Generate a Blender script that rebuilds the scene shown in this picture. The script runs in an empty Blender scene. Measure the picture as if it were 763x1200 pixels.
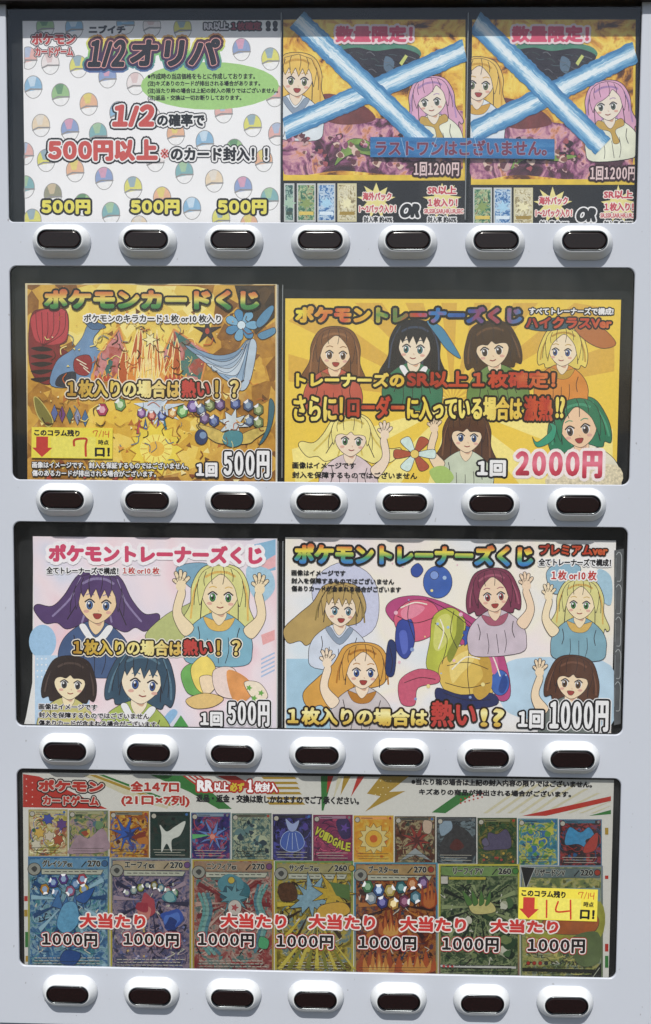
import bpy, bmesh, math, random
from mathutils import Vector
from mathutils.geometry import tessellate_polygon, delaunay_2d_cdt

S = bpy.context.scene
COL = S.collection
R = math.radians
random.seed(7)

# ------------------------------------------------------------------ camera
ZS = 1.15                                    # height of the display's datum above the pavement
YAW, PITCH, ROLL = -0.03389, 0.08569, 0.00677
CAM = Vector((0.42782, -1.52001, 0.12356 + ZS))
FPX = 1500.0
_F = Vector((math.sin(YAW) * math.cos(PITCH), math.cos(YAW) * math.cos(PITCH), -math.sin(PITCH)))
_R = Vector((math.cos(YAW), -math.sin(YAW), 0))
_U = _R.cross(_F)
_R2 = (math.cos(ROLL) * _R + math.sin(ROLL) * _U)
_U2 = _R2.cross(_F)
cd = bpy.data.cameras.new('camera')
cam = bpy.data.objects.new('camera', cd)
COL.objects.link(cam)
from mathutils import Matrix
cam.matrix_world = Matrix(((_R2.x, _U2.x, -_F.x, CAM.x), (_R2.y, _U2.y, -_F.y, CAM.y), (_R2.z, _U2.z, -_F.z, CAM.z), (0, 0, 0, 1)))
cd.sensor_fit = 'VERTICAL'
cd.sensor_height = 36
cd.sensor_width = 36
cd.lens = FPX / 1200 * 36
cd.clip_start = 0.05
cd.clip_end = 2000
S.camera = cam

# ------------------------------------------------------------------ daylight
SUN_EL, SUN_SIDE = R(51), R(3)
w = bpy.data.worlds.new('World')
S.world = w
w.use_nodes = True
nt = w.node_tree
bg = nt.nodes['Background']
sky = nt.nodes.new('ShaderNodeTexSky')
sky.sky_type = 'NISHITA'
sky.sun_disc = False
sky.sun_elevation = SUN_EL
sky.sun_rotation = math.pi - SUN_SIDE
sky.dust_density = 1.5
nt.links.new(sky.outputs[0], bg.inputs[0])
bg.inputs[1].default_value = 0.07
sd = bpy.data.lights.new('sun', 'SUN')
sun = bpy.data.objects.new('sun', sd)
COL.objects.link(sun)
sd.energy = 3.2
sd.angle = R(0.6)
sd.color = (1.0, 0.965, 0.91)
sun.rotation_euler = (math.pi / 2 - SUN_EL, 0, -SUN_SIDE)
sun.location = (0.4, -3, 5)
S.view_settings.view_transform = 'Standard'
S.view_settings.look = 'None'
S.view_settings.gamma = 1
S.view_settings.exposure = 0.42
S.cycles.max_bounces = 8
S.cycles.transparent_max_bounces = 12

# ------------------------------------------------------------------ materials
INK_SAT, INK_VAL = 1.0, 1.0
def lin(h):
    h = h.lstrip('#')
    c = [int(h[i:i + 2], 16) / 255 for i in (0, 2, 4)]
    g = .3 * c[0] + .55 * c[1] + .15 * c[2]
    c = [min(1, max(0, (g + (x - g) * INK_SAT) * INK_VAL)) for x in c]
    return tuple(x / 12.92 if x <= .04045 else ((x + .055) / 1.055) ** 2.4 for x in c) + (1,)

_M = {}
def mat(h, rough=.55, spec=.25, var=.06, metal=0, scale=260, coat=0):
    """plain colour with fine print / paint mottling"""
    k = (h, rough, spec, var, metal, scale, coat)
    if k in _M: return _M[k]
    m = bpy.data.materials.new('colour_' + h.strip('#')); m.use_nodes = True
    n = m.node_tree; b = n.nodes['Principled BSDF']
    b.inputs['Roughness'].default_value = rough
    b.inputs['Specular IOR Level'].default_value = spec
    b.inputs['Metallic'].default_value = metal
    b.inputs['Coat Weight'].default_value = coat
    c = lin(h)
    if var:
        tc = n.nodes.new('ShaderNodeTexCoord'); nz = n.nodes.new('ShaderNodeTexNoise')
        nz.inputs['Scale'].default_value = scale; nz.inputs['Detail'].default_value = 4
        mp = n.nodes.new('ShaderNodeMapRange')
        mp.inputs['From Min'].default_value = .3; mp.inputs['From Max'].default_value = .7
        mp.inputs['To Min'].default_value = 1 - var; mp.inputs['To Max'].default_value = 1 + var
        mx = n.nodes.new('ShaderNodeVectorMath'); mx.operation = 'SCALE'
        mx.inputs[0].default_value = c[:3]
        n.links.new(tc.outputs['Object'], nz.inputs['Vector']); n.links.new(nz.outputs[0], mp.inputs[0])
        n.links.new(mp.outputs[0], mx.inputs['Scale']); n.links.new(mx.outputs[0], b.inputs['Base Color'])
    else:
        b.inputs['Base Color'].default_value = c
    _M[k] = m
    return m

def _ramp(n, stops, interp='LINEAR'):
    r = n.nodes.new('ShaderNodeValToRGB'); r.color_ramp.interpolation = interp
    e = r.color_ramp.elements
    while len(e) < len(stops): e.new(.5)
    for i, (p, h) in enumerate(stops):
        e[i].position = p; e[i].color = lin(h)
    return r

def mat_grad(name, stops, axis='Z', wob=.12, scale=120):
    """printed colour gradient across the mesh's own bounds, softly broken by noise"""
    k = ('g', name)
    if k in _M: return _M[k]
    m = bpy.data.materials.new(name); m.use_nodes = True
    n = m.node_tree; b = n.nodes['Principled BSDF']
    b.inputs['Roughness'].default_value = .5; b.inputs['Specular IOR Level'].default_value = .25
    tc = n.nodes.new('ShaderNodeTexCoord'); sp = n.nodes.new('ShaderNodeSeparateXYZ')
    n.links.new(tc.outputs['Generated'], sp.inputs[0])
    nz = n.nodes.new('ShaderNodeTexNoise'); nz.inputs['Scale'].default_value = scale; nz.inputs['Detail'].default_value = 2
    n.links.new(tc.outputs['Object'], nz.inputs['Vector'])
    a = n.nodes.new('ShaderNodeMath'); a.operation = 'MULTIPLY_ADD'
    a.inputs[1].default_value = wob; n.links.new(nz.outputs[0], a.inputs[0])
    s2 = n.nodes.new('ShaderNodeMath'); s2.operation = 'SUBTRACT'; s2.inputs[1].default_value = wob / 2
    n.links.new(sp.outputs[axis], s2.inputs[0]); n.links.new(s2.outputs[0], a.inputs[2])
    r = _ramp(n, stops); n.links.new(a.outputs[0], r.inputs[0]); n.links.new(r.outputs[0], b.inputs['Base Color'])
    _M[k] = m
    return m

def mat_art(name, stops, scale=40, kind='noise', detail=4, dist=.6, off=0, stretch=(1, 1, 1), interp='LINEAR', rough=.45):
    k = ('a', name)
    if k in _M: return _M[k]
    m = bpy.data.materials.new(name); m.use_nodes = True
    n = m.node_tree; b = n.nodes['Principled BSDF']
    b.inputs['Roughness'].default_value = rough; b.inputs['Specular IOR Level'].default_value = .3
    tc = n.nodes.new('ShaderNodeTexCoord'); mp = n.nodes.new('ShaderNodeMapping')
    mp.inputs['Location'].default_value = (off, off * .7, off * 1.3); mp.inputs['Scale'].default_value = stretch
    n.links.new(tc.outputs['Object'], mp.inputs[0])
    if kind == 'noise':
        t = n.nodes.new('ShaderNodeTexNoise'); t.inputs['Detail'].default_value = detail
        t.inputs['Distortion'].default_value = dist; t.inputs['Roughness'].default_value = .62
        out = t.outputs[0]
    else:
        t = n.nodes.new('ShaderNodeTexVoronoi')
        out = t.outputs['Color']
    t.inputs['Scale'].default_value = scale
    if kind == 'uv':
        pass
    n.links.new(mp.outputs[0], t.inputs['Vector'])
    if kind != 'noise':
        # facets: flat random value per cell, mixed with a little noise
        se = n.nodes.new('ShaderNodeSeparateColor'); n.links.new(out, se.inputs[0]); v = se.outputs[0]
        nz = n.nodes.new('ShaderNodeTexNoise'); nz.inputs['Scale'].default_value = scale * 1.7; nz.inputs['Detail'].default_value = 3
        n.links.new(mp.outputs[0], nz.inputs['Vector'])
        mx = n.nodes.new('ShaderNodeMix'); mx.inputs[0].default_value = .4
        n.links.new(v, mx.inputs[2]); n.links.new(nz.outputs[0], mx.inputs[3]); out = mx.outputs[0]
    else:
        mr = n.nodes.new('ShaderNodeMapRange'); mr.inputs[1].default_value = .25; mr.inputs[2].default_value = .75
        n.links.new(out, mr.inputs[0]); out = mr.outputs[0]
    r = _ramp(n, stops, interp); n.links.new(out, r.inputs[0]); n.links.new(r.outputs[0], b.inputs['Base Color'])
    _M[k] = m
    return m

def mat_band():
    """blue and white brush streaks running along a strip (u along, v across)"""
    if 'band' in _M: return _M['band']
    m = bpy.data.materials.new('blue_streaks'); m.use_nodes = True
    n = m.node_tree; b = n.nodes['Principled BSDF']; b.inputs['Roughness'].default_value = .4
    uv = n.nodes.new('ShaderNodeUVMap'); mp = n.nodes.new('ShaderNodeMapping')
    mp.inputs['Scale'].default_value = (2.4, 4.2, 1)
    n.links.new(uv.outputs[0], mp.inputs[0])
    nz = n.nodes.new('ShaderNodeTexNoise'); nz.inputs['Scale'].default_value = 1.9; nz.inputs['Detail'].default_value = 7
    nz.inputs['Roughness'].default_value = .78; nz.inputs['Distortion'].default_value = .9
    n.links.new(mp.outputs[0], nz.inputs['Vector'])
    sp = n.nodes.new('ShaderNodeSeparateXYZ'); n.links.new(uv.outputs[0], sp.inputs[0])
    # distance from the middle of the strip
    a = n.nodes.new('ShaderNodeMath'); a.operation = 'SUBTRACT'; a.inputs[1].default_value = .5; n.links.new(sp.outputs[1], a.inputs[0])
    c = n.nodes.new('ShaderNodeMath'); c.operation = 'ABSOLUTE'; n.links.new(a.outputs[0], c.inputs[0])
    d = n.nodes.new('ShaderNodeMath'); d.operation = 'MULTIPLY_ADD'; d.inputs[1].default_value = -.85; n.links.new(c.outputs[0], d.inputs[0])
    n.links.new(nz.outputs[0], d.inputs[2])
    e = n.nodes.new('ShaderNodeMath'); e.operation = 'ADD'; e.inputs[1].default_value = .225; n.links.new(d.outputs[0], e.inputs[0])
    r = _ramp(n, [(.1, '#245f94'), (.38, '#3a84bc'), (.5, '#63a6d4'), (.58, '#a9d2ea'), (.66, '#eaf4fa')])
    n.links.new(e.outputs[0], r.inputs[0]); n.links.new(r.outputs[0], b.inputs['Base Color'])
    _M['band'] = m
    return m

def mat_panel(name, h, rough):
    m = bpy.data.materials.new(name); m.use_nodes = True
    n = m.node_tree; b = n.nodes['Principled BSDF']
    tc = n.nodes.new('ShaderNodeTexCoord')
    nz = n.nodes.new('ShaderNodeTexNoise'); nz.inputs['Scale'].default_value = 5; nz.inputs['Detail'].default_value = 6
    n.links.new(tc.outputs['Object'], nz.inputs['Vector'])
    c = lin(h); d = tuple(x * .93 for x in c[:3])
    mx = n.nodes.new('ShaderNodeMix'); mx.data_type = 'RGBA'
    mx.inputs[6].default_value = d + (1,); mx.inputs[7].default_value = c
    n.links.new(nz.outputs[0], mx.inputs[0])
    # specks of grime, stretched downwards
    mp = n.nodes.new('ShaderNodeMapping'); mp.inputs['Scale'].default_value = (1, 1, .55)
    n.links.new(tc.outputs['Object'], mp.inputs[0])
    vo = n.nodes.new('ShaderNodeTexNoise'); vo.inputs['Scale'].default_value = 210; vo.inputs['Detail'].default_value = 1
    n.links.new(mp.outputs[0], vo.inputs['Vector'])
    mr = n.nodes.new('ShaderNodeMapRange'); mr.inputs[1].default_value = .775; mr.inputs[2].default_value = .83
    n.links.new(vo.outputs[0], mr.inputs[0])
    m2 = n.nodes.new('ShaderNodeMix'); m2.data_type = 'RGBA'; m2.inputs[7].default_value = (.16, .15, .14, 1)
    s = n.nodes.new('ShaderNodeMath'); s.operation = 'MULTIPLY'; s.inputs[1].default_value = .6
    n.links.new(mr.outputs[0], s.inputs[0]); n.links.new(s.outputs[0], m2.inputs[0]); n.links.new(mx.outputs[2], m2.inputs[6])
    n.links.new(m2.outputs[2], b.inputs['Base Color'])
    rr = n.nodes.new('ShaderNodeMapRange'); rr.inputs[3].default_value = rough - .08; rr.inputs[4].default_value = rough + .1
    n.links.new(nz.outputs[0], rr.inputs[0]); n.links.new(rr.outputs[0], b.inputs['Roughness'])
    bp = n.nodes.new('ShaderNodeBump'); bp.inputs['Strength'].default_value = .04; bp.inputs['Distance'].default_value = .0004
    n2 = n.nodes.new('ShaderNodeTexNoise'); n2.inputs['Scale'].default_value = 900
    n.links.new(tc.outputs['Object'], n2.inputs['Vector']); n.links.new(n2.outputs[0], bp.inputs['Height']); n.links.new(bp.outputs[0], b.inputs['Normal'])
    return m

def mat_glass():
    m = bpy.data.materials.new('clear_pane'); m.use_nodes = True
    n = m.node_tree; n.nodes.remove(n.nodes['Principled BSDF'])
    out = n.nodes['Material Output']
    tr = n.nodes.new('ShaderNodeBsdfTransparent'); tr.inputs[0].default_value = (.965, .97, .97, 1)
    gl = n.nodes.new('ShaderNodeBsdfGlossy'); gl.inputs['Roughness'].default_value = .03
    fr = n.nodes.new('ShaderNodeFresnel'); 
    ge = n.nodes.new('ShaderNodeNewGeometry'); io = n.nodes.new('ShaderNodeMapRange')      # same reflectance entering and leaving the pane
    io.inputs[3].default_value = 1.46; io.inputs[4].default_value = 1 / 1.46
    n.links.new(ge.outputs['Backfacing'], io.inputs[0]); n.links.new(io.outputs[0], fr.inputs[0])
    tc = n.nodes.new('ShaderNodeTexCoord'); nz = n.nodes.new('ShaderNodeTexNoise'); nz.inputs['Scale'].default_value = 14; nz.inputs['Detail'].default_value = 1
    bp = n.nodes.new('ShaderNodeBump'); bp.inputs['Strength'].default_value = .12; bp.inputs['Distance'].default_value = .004
    n.links.new(tc.outputs['Object'], nz.inputs['Vector']); n.links.new(nz.outputs[0], bp.inputs['Height']); n.links.new(bp.outputs[0], gl.inputs['Normal'])
    mx = n.nodes.new('ShaderNodeMixShader')
    n.links.new(fr.outputs[0], mx.inputs[0]); n.links.new(tr.outputs[0], mx.inputs[1]); n.links.new(gl.outputs[0], mx.inputs[2])
    # a thin film of dust and wiped smears
    mp = n.nodes.new('ShaderNodeMapping'); mp.inputs['Scale'].default_value = (1, 1, .35); mp.inputs['Rotation'].default_value = (0, .5, 0)
    n.links.new(tc.outputs['Object'], mp.inputs[0])
    n3 = n.nodes.new('ShaderNodeTexNoise'); n3.inputs['Scale'].default_value = 16; n3.inputs['Detail'].default_value = 8; n3.inputs['Roughness'].default_value = .7; n3.inputs['Distortion'].default_value = .8
    n.links.new(mp.outputs[0], n3.inputs['Vector'])
    mr = n.nodes.new('ShaderNodeMapRange'); mr.inputs[1].default_value = .45; mr.inputs[2].default_value = .8; mr.inputs[3].default_value = .0005; mr.inputs[4].default_value = .022
    n.links.new(n3.outputs[0], mr.inputs[0])
    df = n.nodes.new('ShaderNodeBsdfDiffuse'); df.inputs[0].default_value = (.6, .6, .58, 1)
    m3 = n.nodes.new('ShaderNodeMixShader'); n.links.new(mr.outputs[0], m3.inputs[0]); n.links.new(mx.outputs[0], m3.inputs[1]); n.links.new(df.outputs[0], m3.inputs[2])
    n.links.new(m3.outputs[0], out.inputs[0])
    return m

# ------------------------------------------------------------------ object helpers
def unproj(x, y, Y):
    d = (x - 381.5) * _R2 - (y - 600) * _U2 + FPX * _F
    t = (Y - CAM.y) / d.y
    p = CAM + t * d
    return p.x, p.z

def thing(name, label, cat, loc, group=None):
    o = bpy.data.objects.new(name, None); COL.objects.link(o)
    o.location = loc; o['label'] = label; o['category'] = cat; o.empty_display_size = .05
    if group: o['group'] = group
    return o

def wloc(o):
    v = Vector((0, 0, 0))
    while o is not None:
        v += o.location; o = o.parent
    return v

def link(name, verts, faces, mats, mi=None, parent=None, smooth=False, uvs=None):
    """verts are world coordinates; they are stored relative to the parent thing"""
    base = wloc(parent) if parent else Vector((0, 0, 0))
    me = bpy.data.meshes.new(name)
    me.from_pydata([(v[0] - base.x, v[1] - base.y, v[2] - base.z) for v in verts], [], faces)
    for m in mats: me.materials.append(m)
    if mi: me.polygons.foreach_set('material_index', mi)
    if uvs:
        ul = me.uv_layers.new(name='UVMap')
        for l in me.loops: ul.data[l.index].uv = uvs[l.vertex_index]
    if smooth:
        me.polygons.foreach_set('use_smooth', [True] * len(me.polygons))
    me.update()
    o = bpy.data.objects.new(name, me); COL.objects.link(o)
    if parent: o.parent = parent
    return o

def boxgeo(x0, x1, y0, y1, z0, z1):
    v = [(x, y, z) for x in (x0, x1) for y in (y0, y1) for z in (z0, z1)]
    f = [(0, 1, 3, 2), (4, 6, 7, 5), (0, 4, 5, 1), (2, 3, 7, 6), (0, 2, 6, 4), (1, 5, 7, 3)]
    return v, f

def bevel_box(name, x0, x1, y0, y1, z0, z1, m, parent, bev=.002):
    v, f = boxgeo(x0, x1, y0, y1, z0, z1)
    o = link(name, v, f, [m], None, parent)
    bm = bmesh.new(); bm.from_mesh(o.data)
    bmesh.ops.recalc_face_normals(bm, faces=bm.faces)
    if bev: bmesh.ops.bevel(bm, geom=bm.edges[:], offset=bev, segments=3, affect='EDGES', profile=.5)
    bm.to_mesh(o.data); bm.free()
    return o

def rrect(x0, x1, z0, z1, r, n=8):
    pts = []
    for cx, cz, a0 in ((x1 - r, z1 - r, 0), (x0 + r, z1 - r, 90), (x0 + r, z0 + r, 180), (x1 - r, z0 + r, 270)):
        for k in range(n + 1):
            a = R(a0 + 90 * k / n)
            pts.append((cx + r * math.cos(a), cz + r * math.sin(a)))
    return pts

def smoothc(pts, n=5, closed=True):
    out = []; L = len(pts)
    rng = range(L if closed else L - 1)
    for i in rng:
        g = (lambda k: pts[k % L]) if closed else (lambda k: pts[min(max(k, 0), L - 1)])
        p0, p1, p2, p3 = g(i - 1), g(i), g(i + 1), g(i + 2)
        for k in range(n):
            t = k / n
            out.append(tuple(.5 * (2 * p1[j] + (p2[j] - p0[j]) * t + (2 * p0[j] - 5 * p1[j] + 4 * p2[j] - p3[j]) * t * t
                                   + (3 * p1[j] - p0[j] - 3 * p2[j] + p3[j]) * t ** 3) for j in (0, 1)))
    if not closed: out.append(pts[-1])
    return out

_TX = {}
def glyphs(s, res):
    """outline of a line of lettering: verts, faces, boundary edges"""
    if (s, res) in _TX: return _TX[(s, res)]
    c = bpy.data.curves.new('lettering', 'FONT'); c.body = s; c.resolution_u = res
    o = bpy.data.objects.new('lettering', c); COL.objects.link(o)
    bpy.context.view_layer.update()
    m = bpy.data.meshes.new_from_object(o.evaluated_get(bpy.context.evaluated_depsgraph_get()))
    v = [(q.co.x, q.co.y) for q in m.vertices]; f = [tuple(p.vertices) for p in m.polygons]
    cn = {}
    for p in f:
        for a, b in zip(p, p[1:] + p[:1]):
            k = (min(a, b), max(a, b)); cn[k] = cn.get(k, 0) + 1
    e = [k for k, q in cn.items() if q == 1]
    bpy.data.objects.remove(o); bpy.data.curves.remove(c); bpy.data.meshes.remove(m)
    _TX[(s, res)] = (v, f, e)
    return v, f, e

STEP = 2.6e-6
class Sheet:
    """a printed sheet at depth Y; everything printed on it is laid up in thin layers in front of it"""
    def __init__(s, root, Y):
        s.root, s.Y, s.n, s.top, s.base, s.clip = root, Y, 0, 0, None, None
        s.p = None
    def y(s):
        s.n += 1; s.top = max(s.top, s.n)
        return s.Y - s.n * STEP
    def front(s, gap=.0006): return s.Y - s.top * STEP - gap
    def lane(s):
        """start the next of several side-by-side pictures at the same layer"""
        if s.base is None: s.base = s.n
        s.n = s.base
    def endlane(s): s.n, s.base = s.top, None
    def part(s, name, parent=None):
        s.p = dict(name=name, v=[], f=[], mi=[], mats=[], parent=parent or s.root)
        return s
    def _m(s, m):
        L = s.p['mats']
        if m not in L: L.append(m)
        return L.index(m)
    def done(s, smooth=False):
        q = s.p; s.p = None
        return link(q['name'], q['v'], q['f'], q['mats'], q['mi'], q['parent'], smooth)
    def raw(s, vw, faces, m):
        q = s.p; b = len(q['v']); k = s._m(m)
        if s.clip: vw = [(min(max(x, s.clip[0]), s.clip[1]), y, z) for x, y, z in vw]     # print ends at the sheet's edge
        q['v'] += vw
        for f in faces: q['f'].append(tuple(b + i for i in f)); q['mi'].append(k)
    def w(s, p): return unproj(p[0], p[1], s.Y)
    # polygon in photo pixels
    def poly(s, pts, m, line=None, lw=.6):
        y = s.y(); W = [s.w(p) for p in pts]
        tri = tessellate_polygon([[Vector((a, b, 0)) for a, b in W]])
        fs = []
        for t in tri:
            a, b, c = (W[i] for i in t)
            fs.append(tuple(t) if (b[0] - a[0]) * (c[1] - a[1]) - (b[1] - a[1]) * (c[0] - a[0]) > 0 else tuple(reversed(t)))
        s.raw([(a, y, b) for a, b in W], fs, m)
        if line: s.stroke(pts, lw, line, True)
        return s
    def blob(s, pts, m, line=None, lw=.6, n=5): return s.poly(smoothc(pts, n), m, line, lw)
    def ell(s, cx, cy, rx, ry, m, line=None, lw=.6, rot=0, n=28):
        c, q = math.cos(rot), math.sin(rot)
        pts = [(cx + rx * math.cos(a) * c - ry * math.sin(a) * q, cy + rx * math.cos(a) * q + ry * math.sin(a) * c) for a in (k * 2 * math.pi / n for k in range(n))]
        return s.poly(pts, m, line, lw)
    def rect(s, x0, y0, x1, y1, m, line=None, lw=.6): return s.poly([(x0, y0), (x1, y0), (x1, y1), (x0, y1)], m, line, lw)
    def star(s, cx, cy, r0, r1, n, m, line=None, lw=.6, rot=0, jit=0):
        pts = []
        for k in range(2 * n):
            a = rot + k * math.pi / n; r = (r0 if k % 2 == 0 else r1) * (1 + random.uniform(-jit, jit))
            pts.append((cx + r * math.cos(a), cy + r * math.sin(a)))
        return s.poly(pts, m, line, lw)
    def _tents(s, W, edges, hw, m, y, used=None):
        """dilate edges by half width hw: shallow roofs along edges, shallow cones at ends"""
        v, f = [], []; ap = 1.1e-6; N = 8
        pts = set()
        for a, b in edges:
            (ax, az), (bx, bz) = W[a], W[b]
            dx, dz = bx - ax, bz - az; L = math.hypot(dx, dz)
            if L < 1e-9: continue
            nx, nz = -dz / L * hw, dx / L * hw; k = len(v)
            v += [(ax, y - ap, az), (bx, y - ap, bz), (bx + nx, y, bz + nz), (ax + nx, y, az + nz), (bx - nx, y, bz - nz), (ax - nx, y, az - nz)]
            f += [(0 + k, 1 + k, 2 + k, 3 + k), (1 + k, 0 + k, 5 + k, 4 + k)]
            pts.add(a); pts.add(b)
        for a in pts:
            x, z = W[a]; k = len(v)
            v.append((x, y - ap, z))
            for i in range(N):
                t = (i + .37) * 2 * math.pi / N
                v.append((x + hw * 1.03 * math.cos(t), y, z + hw * 1.03 * math.sin(t)))
            f += [(k, k + 1 + i, k + 1 + (i + 1) % N) for i in range(N)]
        s.raw(v, f, m)
    def stroke(s, pts, width, m, closed=False):
        y = s.y(); W = [s.w(p) for p in pts]; n = len(W)
        E = [(i, (i + 1) % n) for i in range(n if closed else n - 1)]
        s._tents(W, E, width * .0005, m, y)
        return s
    def swell(s, W, f, e, hw, m, y):
        """the glyph faces grown by hw all round, merged into one flat sheet without overlaps"""
        P = [Vector((a * 1000, b * 1000)) for a, b in W]
        lim = sum(abs((P[q[1]] - P[q[0]]).cross(P[q[2]] - P[q[0]])) / 2 for q in f) + sum((P[a] - P[b]).length for a, b in e) * hw * 1000 * 1.1 + 4 * hw * hw * 1e6 * len(e) / 25
        best = None
        for k in range(5):
            V, T, ar = s._merge(P, f, e, hw * 1000 * (1 + .017 * k), .31 + .2 * k)
            if best is None or ar < best[2]: best = (V, T, ar)
            if ar < lim: break
        s.raw([(v.x / 1000, y, v.y / 1000) for v in best[0]], best[1], m)
    def _merge(s, P, f, e, h, a0):
        V, Fc = [], []
        for q in f:
            A, B, C = (P[i] for i in q[:3])
            if len(q) == 3 and (B - A).cross(C - A) < .004 * max((B - A).length, (C - B).length, (A - C).length): continue     # slivers lie under the grown edge
            k = len(V); V += [P[i] for i in q]; Fc.append(tuple(range(k, k + len(q))))
        for a, b in e:
            d = P[b] - P[a]
            if d.length < .01: continue
            d.normalize(); n = Vector((-d.y, d.x)) * h; k = len(V)
            V += [P[a] + n, P[a] - n, P[b] - n, P[b] + n]; Fc.append((k, k + 1, k + 2, k + 3))
        N = 7 if h > 1.5 else 5
        for a in {i for q in e for i in q}:
            k = len(V); V += [P[a] + h * Vector((math.cos((i + a0) * 6.2832 / N), math.sin((i + a0) * 6.2832 / N))) for i in range(N)]
            Fc.append(tuple(range(k, k + N)))
        r = delaunay_2d_cdt(V, [], Fc, 0, 1e-4, True)
        cn = {}
        for t, o in zip(r[2], r[5]):
            if not o: continue
            for a, b in zip(t, list(t[1:]) + [t[0]]):
                k = (a, b) if a < b else (b, a); cn[k] = cn.get(k, 0) + 1
        E = [k for k, c in cn.items() if c == 1]
        ids = {i: j for j, i in enumerate(sorted({i for q in E for i in q}))}
        r2 = delaunay_2d_cdt([r[0][i] for i in sorted(ids)], [(ids[a], ids[b]) for a, b in E], [], 0, 1e-5, True)
        wall = {tuple(sorted(q)) for q, o in zip(r2[1], r2[4]) if o}
        adj = {}
        for i, t in enumerate(r2[2]):
            for a, b in zip(t, list(t[1:]) + [t[0]]): adj.setdefault((a, b) if a < b else (b, a), []).append(i)
        par = [None] * len(r2[2]); todo = []
        for k, L in adj.items():                # from the hull inwards, crossing an outline flips in and out
            if len(L) == 1 and par[L[0]] is None: par[L[0]] = k in wall; todo.append(L[0])
        while todo:
            i = todo.pop(); t = r2[2][i]
            for a, b in zip(t, list(t[1:]) + [t[0]]):
                k = (a, b) if a < b else (b, a)
                for j in adj[k]:
                    if par[j] is None: par[j] = par[i] ^ (k in wall); todo.append(j)
        T = [tuple(t) for t, p in zip(r2[2], par) if p]; Q = r2[0]
        return Q, T, sum(abs((Q[t[1]] - Q[t[0]]).cross(Q[t[2]] - Q[t[0]])) / 2 for t in T)
    # a line of lettering whose inked body fills the photo box
    def text(s, t, box, fill, outl=(), bold=.5, res=None, rot=0, slant=0, tight=None):
        x0, y0, x1, y1 = box; xm, ym = (x0 + x1) / 2, (y0 + y1) / 2
        X0, X1 = s.w((x0, ym))[0], s.w((x1, ym))[0]; Z1, Z0 = s.w((xm, y0))[1], s.w((xm, y1))[1]
        if res is None: res = 2 if y1 - y0 < 17 else 3
        if tight is None: v, f, e = glyphs(t, res)
        else:                                   # set close: each character by its own ink width plus a gap
            v, f, e, pen = [], [], [], 0
            for ch in t:
                gv, gf, ge = glyphs(ch, res); g0, g1 = min(q[0] for q in gv), max(q[0] for q in gv); k = len(v)
                v += [(q[0] - g0 + pen, q[1]) for q in gv]; f += [tuple(i + k for i in q) for q in gf]; e += [(a + k, c + k) for a, c in ge]
                pen += g1 - g0 + tight
        b = bold * .001 * .5
        ax0, ax1 = min(q[0] for q in v), max(q[0] for q in v); az0, az1 = min(q[1] for q in v), max(q[1] for q in v)
        sl = slant * (Z1 - Z0)
        kx = (X1 - X0 - 2 * b - abs(sl)) / max(ax1 - ax0, 1e-6); kz = (Z1 - Z0 - 2 * b) / max(az1 - az0, 1e-6)
        W = []
        cxw, czw = (X0 + X1) / 2, (Z0 + Z1) / 2; cr, sr = math.cos(rot), math.sin(rot)
        for q in v:
            z = Z0 + b + (q[1] - az0) * kz; x = X0 + b + (q[0] - ax0) * kx + slant * (z - Z0)
            W.append((cxw + (x - cxw) * cr - (z - czw) * sr, czw + (x - cxw) * sr + (z - czw) * cr))
        for wd, m in outl:                      # outermost first
            (s.swell(W, f, e, b + wd * .001, m, s.y()) if b + wd * .001 > .0009 else s._tents(W, e, b + wd * .001, m, s.y()))
        if b > .0006:
            s.swell(W, f, e, b, fill, s.y()); return s
        if bold: s._tents(W, e, b, fill, s.y())
        y = s.y()
        s.raw([(a, y, c) for a, c in W], f, fill)
        return s
    def lettering(s, name, *a, parent=None, **k):
        s.part(name, parent); s.text(*a, **k)
        return s.done()
    def handwriting(s, name, strokes, m, width=1.2):
        s.part(name)
        for st in strokes: s.stroke(smoothc(st, 4, False), width, m)
        return s.done()

def paper(sh, name, x0, y0, x1, y1, m, thick=.0005, drop=0.0):
    """the sheet itself: a thin slab whose front sits at the sheet's depth"""
    xm, ym = (x0 + x1) / 2, (y0 + y1) / 2
    X0, X1 = unproj(x0, ym, sh.Y)[0], unproj(x1, ym, sh.Y)[0]; Z1, Z0 = unproj(xm, y0, sh.Y)[1], unproj(xm, y1, sh.Y)[1]
    v, f = boxgeo(X0, X1, sh.Y, sh.Y + thick, Z0 - drop, Z1)
    return link(name, v, f, [m], None, sh.root)
def paper_quad(sh, name, pts, m, thick=.0004):
    W = [unproj(a, b, sh.Y) for a, b in pts]
    v = [(a, sh.Y, b) for a, b in W] + [(a, sh.Y + thick, b) for a, b in W]; n = len(W)
    f = [tuple(range(n))[::-1], tuple(range(n, 2 * n))] + [(i, (i + 1) % n, n + (i + 1) % n, n + i) for i in range(n)]
    return link(name, v, f, [m], None, sh.root)

# ------------------------------------------------------------------ ground
v, f = boxgeo(-60, 60, -60, 60, -.3, 0)
g = link('pavement', v, f, [mat('#55544f', .9, .2, .12, 0, 3)])
g['kind'] = 'structure'

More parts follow.
